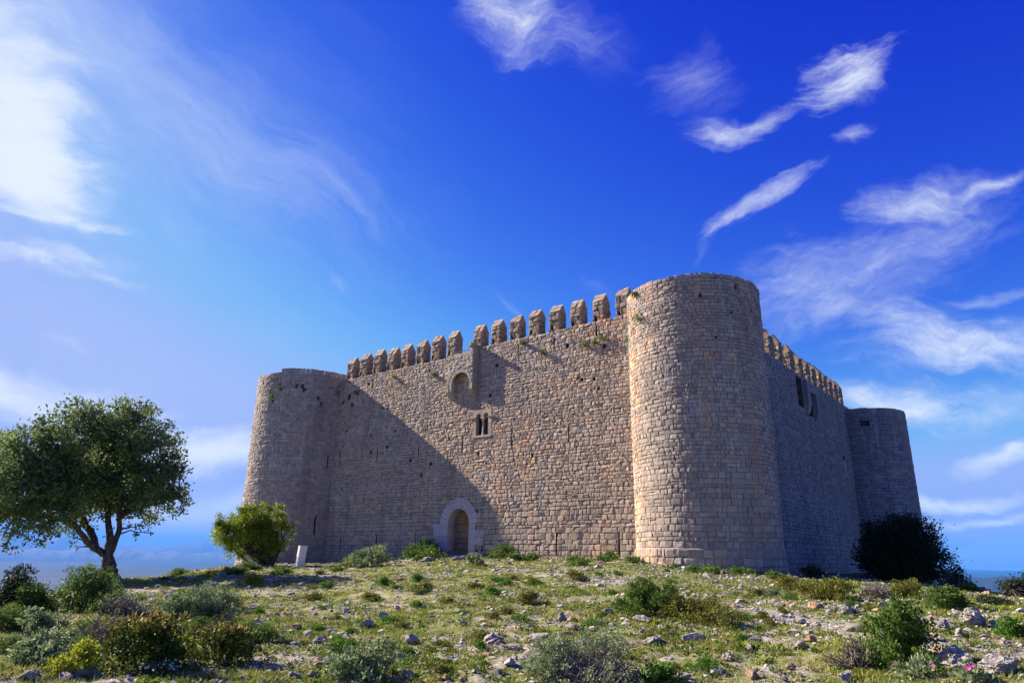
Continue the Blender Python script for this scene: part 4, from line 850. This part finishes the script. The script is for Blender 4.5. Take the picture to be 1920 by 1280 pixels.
shrub('rock_rose', 'rock rose with pink flowers at the bottom edge by the boulder', 1722, 1279, 90, 44, 'silver', 'silver', blossoms=5)
shrub('rock_rose', 'pink flowering rock rose beside the jagged boulder in the right corner', 1815, 1279, 80, 40, 'silver', 'silver', blossoms=4)
shrub('wildflower', 'spray of small white flowers in front of the leaning slab', 470, 1098, 56, 26, 'low', 'gold', 'flower', blossoms=45, bm='white'); shrub('wildflower', 'white dotted wildflowers under the large rusty shrub', 290, 1268, 120, 30, 'wisp', 'herb', 'flower', blossoms=50, bm='white', cov=0.8)

# low herb clumps and scrub: copies of a few shapes
def herd(name, label, cat, group, pts, style, mt, W, H, shapes=4, d=18.0):
    pro = [plant_meshes(W, H, style, mt, d, None, 5000) for _ in range(shapes)]
    for i, (u, v, wpx) in enumerate(pts):
        P, dd = at(u, v); s = wpx * depth_of(P) / 1280.0 / W; e = empty(name, P, label if isinstance(label, str) else label[i], cat, group)
        e.rotation_euler = (0, 0, rng.uniform(0, 6.28)); e.scale = (s, s, s * rng.uniform(0.8, 1.2))
        for nm, me in zip(('foliage', 'stems'), pro[i % shapes]): link(nm, me, e)
herd('herb_clump', ['green herb clump right of the leaning slab near an orange rock', 'green herb clump below the dark shrub by the doorway', 'upper green herb clump on the slope below the doorway', 'lower green herb clump beside the olive cushion shrub', 'leafy clump next to the path under the near tower',
     'lone dark green tuft on the open grass at mid left', 'bright green leafy patch beside the bottom left grey-green shrub', 'bright green leaves in the right half near the stony foreground', 'yellow sprout among the stones in mid slope', 'green clump at the right end of the rocky ledge'], 'herb', 'herb clumps on the slope',
     ((722, 1097, 38), (785, 1090, 36), (930, 1092, 34), (920, 1115, 44), (1000, 1098, 30), (792, 1178, 22), (640, 1225, 70), (1320, 1258, 60), (1112, 1168, 26), (1890, 1190, 50)), 'low', 'herb', 0.8, 0.34)
pts = [(u, v, w) for u, v, w in zip(rng.uniform(250, 640, 16), rng.uniform(1066, 1096, 16), rng.uniform(22, 55, 16)) if abs(u - 565) > 25 or v < 1062]
herd('scrub_clump', 'low dark scrub clump in the shade of the big tree', 'scrub', 'scrub clumps in the tree shade', pts, 'low', 'mid', 0.9, 0.3)
pts = [(rng.uniform(20, 1900), 1070 + 200 * rng.random() ** 1.2, rng.uniform(18, 46)) for _ in range(90)]
pts = [p for p in pts if p[1] > 1075 + (abs(p[0] - 1000) > 500) * 25 and path_w(*at(p[0], p[1])[0][:2]) < 0.3]
herd('weed_clump', 'low leafy weed clump among the stones of the slope', 'weed', 'weed clumps scattered over the slope', pts, 'low', 'herb', 0.6, 0.2)
pts = [(rng.uniform(0, 500), rng.uniform(1135, 1275), rng.uniform(50, 110)) for _ in range(26)]
herd('low_bush', 'low tangled green bush filling the gaps of the scrub in the left foreground', 'shrub', 'low bushes in the left foreground', pts, 'low', 'mid', 1.2, 0.5, 5, 12.0)
pts = [(u, np.interp(u, (640, 860, 1188, 1300, 1466), (1056, 1043, 1050, 1068, 1081)) + rng.uniform(0, 6), rng.uniform(16, 44)) for u in rng.uniform(640, 1470, 34) if abs(u - 860) > 26]
herd('wall_foot_weed', 'small weed clump growing along the foot of the castle wall', 'weed', 'weeds along the wall foot', pts, 'low', 'mid', 0.7, 0.26, 4, 34.0)
pts = [(rng.uniform(480, 1900), 1085 + 190 * rng.random(), rng.uniform(20, 50)) for _ in range(60)]
herd('cushion_plant', 'dry olive cushion plant among the stones of the slope', 'plant', 'cushion plants scattered over the slope', pts, 'low', 'olive', 0.6, 0.2)

# tufts rooted in the masonry
def wall_tuft(label, P, s, mt='mid', out=(0, -1, 0)):
    n = 130; Q = rng.normal(0, 0.33, (n, 3)) * s + np.array(out) * s * 0.35; V, F = leaf_quads(Q, 0.10, None, 0.2, 0.5)
    fo = mesh('foliage', V, F, [M[mt]], attrs={'rnd': rng.random(n), 'tip': np.zeros(n)}); V, F = tubes([limb(-np.array(out) * 0.05, q, 0.006, 0.003, 4) for q in Q[:26]], 3)
    e = empty('wall_plant', P, label, 'plant', 'plants growing out of the masonry'); link('foliage', fo, e); link('stems', mesh('stems', V, F, [M['stem']]), e)
def wx(u, v): r = wd(u, v); return r * (YW / r[1])
def ont(u, v, c):       # first hit on a tower
    r = wd(u, v); a = r[0] ** 2 + r[1] ** 2; b_ = -2 * (r[0] * c[0] + r[1] * c[1]); q = c[0] ** 2 + c[1] ** 2 - (c[2] + 0.03) ** 2; s = (-b_ - math.sqrt(max(0, b_ * b_ - 4 * a * q))) / (2 * a); return r * s
for lb, u, v, s in (('tuft on the front wall under the third merlon from the near tower', 1130, 635, 0.32), ('tuft left of the pair high on the front wall near the tower', 1117, 643, 0.24), ('tuft with a long shadow highest right of the box machicolation', 1098, 648, 0.3), ('tuft in the corner where front wall meets near tower', 1180, 637, 0.3), ('lone tuft high on the front wall between machicolation and near tower', 1020, 662, 0.24),
                    ('yellow tuft high on the front wall left of the machicolation', 739, 707, 0.22), ('green tuft at the top of the shadow edge on the front wall', 672, 737, 0.34), ('tuft on the front wall beside the machicolation arch', 815, 703, 0.24), ('tuft at the crenel right of the machicolation', 982, 644, 0.22)):
    wall_tuft(lb, wx(u, v) + [0, -0.05, 0], s, 'gold' if 'yellow' in lb else 'mid')
for lb, u, v, s, c in (('green plant hanging below the hole on the near round tower', 1197, 598, 0.42, NC), ('tuft on the rim where the near tower meets the merlons', 1190, 552, 0.25, NC), ('tuft in the hole at the left of the left round tower', 528, 729, 0.32, LC), ('small tuft high on the left round tower', 572, 731, 0.24, LC), ('dark plant in the cleft beside the left round tower', 638, 738, 0.5, LC), ('tuft lower on the left round tower', 511, 743, 0.3, LC)):
    wall_tuft(lb, ont(u, v, c), s)

# ------------------------------------------------------------------ the leaning slab
P, d = at(561, 1063, 30, 60); k = depth_of(P) / 1280.0
mb = MB(); w_, h_, th = 15 * k, 39 * k, 0.22
side_ = np.array([P[1], -P[0], 0]) / d; to = -np.array([P[0], P[1], 0]) / d; to = to * math.cos(0.5) + side_ * math.sin(0.5); sd = np.cross([0, 0, 1], to)
sd = -sd if sd @ side_ < 0 else sd
V = [sd * (x * w_ / 2 * (1 - 0.0 * z) + (0.10 * z)) + to * y + np.array([0, 0, z * h_]) for z in (-0.15, 1) for x, y in ((-1, th / 2), (1, th / 2), (1, -th / 2), (-1, -th / 2))]
mb.add(V, [(0, 1, 5, 4), (1, 2, 6, 5), (2, 3, 7, 6), (3, 0, 4, 7), (4, 5, 6, 7)], 0)
m, t = mat('white_slab'); p = t.n('ShaderNodeTexCoord').outputs['Object']; finish(t, t.mix(t.noise(p, 6, 5, 0.6), (0.52, 0.50, 0.49), (0.70, 0.68, 0.68)), 0.7, t.noise(p, 20), 0.2)
tag(link('stone_slab', mb.build('stone_slab', [m]), None, P), 'white upright slab leaning at the foot of the left round tower', 'slab')

# ------------------------------------------------------------------ rocks
def ico(sub):
    bm_ = bmesh.new(); bmesh.ops.create_icosphere(bm_, subdivisions=sub, radius=1.0); V = np.array([v.co[:] for v in bm_.verts]); F = np.array([[v.index for v in f.verts] for f in bm_.faces]); bm_.free(); return V, F
IV, IF = ico(3); SV, SF = ico(2)
def rock_shape(V, cuts=16, rough=0.07):
    V = V * rng.uniform(0.8, 1.2, 3)
    for n in unit(cuts): h = rng.uniform(0.38, 0.8); q = V @ n; V = V - np.maximum(q - h, 0)[:, None] * n * 0.95
    V = V * (1 + rng.normal(0, rough, (len(V), 1)) * 0.5) + rng.normal(0, rough * 0.35, V.shape); return V
def rock_mat(name, a, b, c):
    m, t = mat(name); p = t.n('ShaderNodeTexCoord').outputs['Object']; q = t.vm('ADD', p, t.vm('MULTIPLY', t.n('ShaderNodeObjectInfo').outputs['Location'], (1, 1, 1)))
    n = t.noise(q, 3.0, 6, 0.7); x = t.mix(t.rng(n, 0.35, 0.65), a, b); x = t.mix(t.rng(t.noise(q, 1.3, 4, 0.6), 0.58, 0.72, 0, 0.7), x, c); x = t.mix(t.rng(t.noise(q, 14, 5, 0.7), 0.55, 0.66, 0, 0.7), x, (0.10, 0.095, 0.09))
    finish(t, x, 0.92, t.m('ADD', t.noise(q, 8, 6, 0.7), n), 0.7, 0.05); return m
M['rock'] = rock_mat('limestone', (0.24, 0.22, 0.195), (0.48, 0.44, 0.395), (0.42, 0.30, 0.19)); M['rock_orange'] = rock_mat('orange_limestone', (0.34, 0.20, 0.12), (0.48, 0.33, 0.23), (0.42, 0.38, 0.34))
def fbm3(V, s, seed, o=5): return (fbm(V[:, 0] * s, V[:, 1] * s, seed, o) + fbm(V[:, 1] * s + 7, V[:, 2] * s, seed + 3, o) + fbm(V[:, 2] * s, V[:, 0] * s + 5, seed + 6, o)) / 3 - 0.5
def crag(seed):
    V, F = ico(5); U = V.copy(); V = V * rng.uniform(0.8, 1.2, 3)
    for n in unit(18): h = rng.uniform(0.36, 0.85); q = V @ n; V = V - np.maximum(q - h, 0)[:, None] * n * 0.93
    V = V + U * (0.9 * fbm3(U, 2.2, seed)[:, None]); lay = V[:, 2] * 5 + 2 * fbm3(U, 1.5, seed + 9); V = V + U * (np.abs(lay - np.round(lay))[:, None] * 0.16 - 0.04) * [1, 1, 0.2] + U * 0.34 * fbm3(U, 7.0, seed + 20, 4)[:, None]
    return mesh('rock', V, F, [M['rock']], smooth=False)
CR = [crag(100 + 31 * i) for i in range(7)]
RM = [mesh('rock', rock_shape(IV), IF, [M['rock']]) for _ in range(16)]; RO = [mesh('rock', rock_shape(IV), IF, [M['rock_orange']]) for _ in range(4)]
def rock(u, v, wpx, label, flat=0.55, group=None, orange=False, sink=0.3, me=None, name='rock'):
    P, d = at(u, min(v, 1279)); s = wpx * depth_of(P) / 1280.0 / 2; me = me or (RO if orange else RM)[rng.integers(4 if orange else 16)]
    o = link(name, me, None, P + [0, 0, s * flat * (1 - 2 * sink)]); o.scale = (s, s * rng.uniform(0.6, 0.95), s * flat); o.rotation_euler = (rng.normal(0, 0.15), rng.normal(0, 0.15), rng.uniform(0, 6.28))
    return tag(o, label, 'rock', group)
BIG = [(745, 1102, 20, 'rounded orange rock beside the herb clump below the slab', .8, 1), (1052, 1164, 32, 'pointed pale rock standing alone in mid slope', .8, 0), (868, 1135, 34, 'flat pale rock in the open grass below the doorway', .4, 0), (918, 1142, 20, 'dark stone right of the flat pale rock', .6, 0),
 (648, 1150, 42, 'wide grey rock in the grass left of centre', .5, 0), (716, 1158, 28, 'angular grey rock right of the wide grey one', .6, 0), (925, 1208, 90, 'largest flat limestone outcrop in the foreground centre', .38, 0), (965, 1216, 55, 'low slab at the right end of the flat limestone outcrop', .3, 0), (1050, 1212, 62, 'tilted pale outcrop near the wispy bush', .45, 0), (1060, 1222, 40, 'pinkish block below the tilted pale outcrop', .5, 1),
 (915, 1232, 30, 'orange-tinted stone below the flat limestone outcrop', .5, 1), (838, 1275, 30, 'orange stone at the bottom edge', .6, 1), (870, 1279, 26, 'brown stone beside the orange one at the bottom edge', .6, 1), (612, 1247, 44, 'grey boulder left of the bottom grey-green shrub', .6, 0), (596, 1252, 32, 'rough stone touching the grey boulder at bottom left', .6, 1), (765, 1270, 46, 'whitish rock right of the bottom grey-green shrub', .55, 0),
 (1165, 1142, 44, 'pale rock at the left foot of the prickly shrub', .6, 0), (1142, 1150, 30, 'low grey rock left of the prickly shrub', .5, 0), (1280, 1162, 30, 'white rock in front of the prickly shrub', .6, 0), (1210, 1165, 44, 'greyish rock below the prickly shrub', .45, 0),
 (1828, 1172, 64, 'big rounded boulder on the rocky ledge at right', .8, 0), (1765, 1180, 52, 'blocky pale boulder left of the big rounded one', .7, 0), (1724, 1172, 46, 'pale boulder above the juniper on the right ledge', .7, 0), (1690, 1165, 40, 'light boulder at the left of the right ledge', .6, 0), (1800, 1192, 34, 'small block below the big rounded boulder', .7, 0), (1870, 1178, 46, 'boulder at the right end of the rocky ledge', .6, 0), (1748, 1200, 36, 'low boulder under the rocky ledge', .6, 0),
 (1590, 1150, 46, 'wide pale boulder under the shrub row', .6, 0), (1560, 1146, 34, 'pale boulder left of the wide one under the shrub row', .6, 0), (1528, 1140, 36, 'brownish boulder under the olive shrub', .6, 1), (1500, 1168, 28, 'lone boulder below the shrub row', .6, 0), (1610, 1142, 30, 'boulder between shrub row and juniper', .7, 0),
 (1795, 1250, 118, 'large jagged boulder right of the juniper', .62, 0), (1875, 1262, 100, 'long grey outcrop in the bottom right corner', .5, 0), (1840, 1279, 50, 'stone below the large jagged boulder', .6, 0), (1770, 1225, 60, 'brown rock slab behind the jagged boulder', .55, 1), (1505, 1215, 44, 'grey rock heap in the stony foreground', .6, 0), (1365, 1238, 32, 'pyramid-shaped grey stone in the stony foreground', .8, 0), (1305, 1200, 48, 'low wide rock right of the wispy bush', .4, 0), (1220, 1205, 60, 'flat grey slab behind the wispy bush', .35, 0), (1410, 1272, 36, 'tan stone at the bottom of the stony foreground', .6, 1), (1485, 1256, 26, 'orange cone-shaped stone left of the dry twig bush', .8, 1),
 (492, 1176, 42, 'flat bluish rock right of the bare twig bush', .5, 0), (600, 1205, 56, 'broad grey rock in the grass at left', .45, 0), (555, 1274, 50, 'grey rock at the bottom left of centre', .5, 0), (518, 1258, 36, 'stone right of the dark rusty sprig shrub', .6, 0), (50, 1273, 62, 'grey rock in the bottom left corner', .5, 0), (126, 1232, 26, 'white stone beside the yellow-green spurge', .7, 0), (348, 1174, 18, 'white stone under the compact grey-green shrub', .7, 0), (640, 1192, 30, 'rock above the broad grey rock at left', .5, 0), (575, 1190, 26, 'small pale rock left of the rocks at mid left', .6, 0),
 (1290, 1070, 44, 'flat rock on the ledge below the near round tower', .4, 0), (1245, 1062, 36, 'reddish rock at the foot of the near round tower', .5, 1), (1330, 1086, 30, 'pale rock in front of the near tower base', .5, 0), (1120, 1066, 26, 'pale stone at the foot of the front wall near the tower', .5, 0), (800, 1052, 40, 'flat stone ledge in front of the dark shrub by the door', .3, 0), (860, 1050, 44, 'flat stone ledge in front of the doorstep', .3, 0)]
for i, (u, v, w, lb, fl, orr) in enumerate(BIG): rock(u, v, w, lb, fl, None, bool(orr), 0.36 if w > 40 else 0.3, CR[i % 7] if w >= 32 and not orr else None)
n = 0
while n < 34:      # fallen stones along the wall foot
    u = rng.uniform(640, 1475); v = np.interp(u, (640, 860, 1188, 1300, 1466), (1058, 1046, 1051, 1069, 1081)) + rng.uniform(1, 12)
    if abs(u - 860) > 24: rock(u, v, rng.uniform(6, 20), 'fallen stone lying along the foot of the castle wall', rng.uniform(0.4, 0.7), 'fallen stones along the wall foot', rng.random() < 0.25); n += 1
while n < 225:
    u = rng.uniform(10, 1915); y0 = 1052 if 640 < u < 1250 else 1085; v = y0 + (1278 - y0) * rng.random() ** 1.25
    if u < 450 and rng.random() < 0.55: continue
    if 520 < u < 1100 and 1085 < v < 1180 and rng.random() < 0.6: continue
    if abs(u - 840) < 60 and v < 1060: continue
    w = (6 + (v - 1040) * 0.105) * rng.lognormal(0, 0.38); rock(u, v, w, 'pale loose limestone rock lying among the grass of the slope', rng.uniform(0.45, 0.75), 'loose limestone rocks', rng.random() < 0.16); n += 1

def scatter(N, dmin, dmax, dens, power=1.0):
    """ground points evenly spread over the picture-filling wedge, denser close by"""
    a = FWD + np.radians(rng.uniform(-41, 41, N)); q = rng.random(N); d = (dmin ** (1 - power) + q * (dmax ** (1 - power) - dmin ** (1 - power))) ** (1 / (1 - power)) if power != 1 else dmin * (dmax / dmin) ** q
    x, y = d * np.sin(a), d * np.cos(a); k = rng.random(N) < dens(x, y); x, y = x[k], y[k]; inside = (y > YW - 0.15) & (x > -46) | (np.hypot(x - NC[0], y - NC[1]) < 3.5) | (np.hypot(x - LC[0], y - LC[1]) < 4)
    return x[~inside], y[~inside]
def gravel():
    x, y = scatter(85000, 6.5, 52, lambda x, y: np.clip(0.33 + 1.5 * (fbm(x * 0.45, y * 0.45, 51, 3) - 0.42) + 0.15 * path_w(x, y), 0.05, 1))
    n = len(x); d = np.hypot(x, y); s = np.minimum(0.014 * rng.lognormal(0, 0.55, n) * (0.7 + d * 0.05), 0.16); base = [rock_shape(SV, 7, 0.03) for _ in range(10)]
    base = [b_[:, :] for b_ in base]; O8 = np.array([[1, 0, 0], [-1, 0, 0], [0, 1, 0], [0, -1, 0], [0, 0, 1], [0, 0, -1], [.6, .6, .6], [-.6, .6, .55], [.6, -.6, .6], [-.6, -.6, .5]], float)
    T = np.array([[4, 6, 7], [4, 8, 6], [4, 9, 8], [4, 7, 9], [0, 6, 8], [2, 7, 6], [1, 9, 7], [3, 8, 9], [0, 2, 6], [2, 1, 7], [1, 3, 9], [3, 0, 8]]); V = O8[None] * rng.uniform(0.6, 1.3, (n, 10, 3)); a = rng.uniform(0, 6.28, n); c, s_ = np.cos(a)[:, None], np.sin(a)[:, None]
    V = np.stack([V[..., 0] * c - V[..., 1] * s_, V[..., 0] * s_ + V[..., 1] * c, V[..., 2] * 0.62], -1) * s[:, None, None] + np.stack([x, y, zg(x, y) + s * 0.15], -1)[:, None]
    F = (T[None] + (np.arange(n) * 10)[:, None, None]).reshape(-1, 3); tone = np.repeat(rng.random(n), 12)
    m, t = mat('loose_stone'); p = t.n('ShaderNodeTexCoord').outputs['Object']; q = attr(t, 'rnd')
    cc = t.ramp(q, [(0, (0.17, 0.155, 0.145)), (0.45, (0.36, 0.34, 0.32)), (0.8, (0.47, 0.45, 0.42)), (0.92, (0.42, 0.27, 0.17)), (1, (0.32, 0.18, 0.12))]); cc = t.mix(t.rng(t.noise(p, 25, 4, 0.7), 0.5, 0.7, 0, 0.5), cc, (0.16, 0.15, 0.14)); finish(t, cc, 0.93)
    tag(link('gravel', mesh('gravel', V.reshape(-1, 3), F, [m], attrs={'rnd': tone})), 'loose pale stones and gravel strewn over the slope', 'gravel', kind='stuff')
gravel()
def grass():
    x, y = scatter(120000, 6.5, 58, lambda x, y: np.clip(0.22 + 2.2 * (fbm(x * 0.5, y * 0.5, 61, 4) - 0.5) + 2.2 * (fbm(x * 1.7, y * 1.7, 62, 3) - 0.5), 0.02, 1) * (1 - 0.9 * path_w(x, y)))
    n = len(x); k = 7; d = np.hypot(x, y); hgt = rng.uniform(0.025, 0.075, n) * (0.8 + d * 0.012); X = np.repeat(x, k) + rng.normal(0, 0.05, n * k); Y = np.repeat(y, k) + rng.normal(0, 0.05, n * k); H = np.repeat(hgt, k) * rng.uniform(0.4, 1.3, n * k); D = np.hypot(X, Y)
    a = rng.uniform(0, 6.28, n * k); w = np.maximum(0.006, 0.0009 * D) * rng.uniform(0.7, 1.6, n * k); B = np.stack([X, Y, zg(X, Y) - 0.005], -1); sx = np.stack([np.cos(a), np.sin(a), 0 * a], -1) * w[:, None]; tipp = B + np.stack([rng.normal(0, 0.55, n * k) * H, rng.normal(0, 0.55, n * k) * H, H], -1)
    V = np.stack([B - sx, B + sx, tipp], 1).reshape(-1, 3); F = np.arange(3 * n * k).reshape(-1, 3); pt = fbm(X * 0.8, Y * 0.8, 66, 3)
    tag(link('grass', mesh('grass', V, F, [M['grass']], attrs={'rnd': np.clip(pt * 1.3 - 0.15 + rng.normal(0, 0.2, n * k), 0, 1), 'tip': np.clip(fbm(X * 0.6 + 9, Y * 0.6, 68, 3) + rng.normal(0, 0.14, n * k) - 0.08, 0, 1)})), 'short sparse grass growing between the stones', 'grass', kind='stuff')
grass()

def herbs():
    x, y = scatter(42000, 6.5, 50, lambda x, y: np.clip(0.25 + 2.6 * (fbm(x * 0.9, y * 0.9, 81, 4) - 0.5), 0.02, 1) * (1 - path_w(x, y)))
    n = len(x); k = 16; s = np.repeat(rng.uniform(0.035, 0.10, n) * (0.8 + np.hypot(x, y) * 0.012), k); c = np.repeat(np.stack([x, y, zg(x, y)], -1), k, 0); u = unit(n * k); u[:, 2] = np.abs(u[:, 2]) * 0.55
    V, F = leaf_quads(c + u * s[:, None] * rng.uniform(0.2, 1.0, (n * k, 1)), s * 0.55, u, 0.3, 0.5); pt = np.repeat(rng.random(n), k)
    tag(link('ground_cover', mesh('ground_cover', V, F, [M['cover']], attrs={'rnd': np.clip(pt + rng.normal(0, 0.15, n * k), 0, 1), 'tip': np.repeat(rng.random(n) ** 3, k)})), 'tiny leafy herbs carpeting the stony slope', 'ground cover', kind='stuff')
M['cover'] = leaf('ground_cover_leaf', (0.04, 0.085, 0.012), (0.20, 0.27, 0.035), (0.30, 0.22, 0.08), 0.3)
herbs()
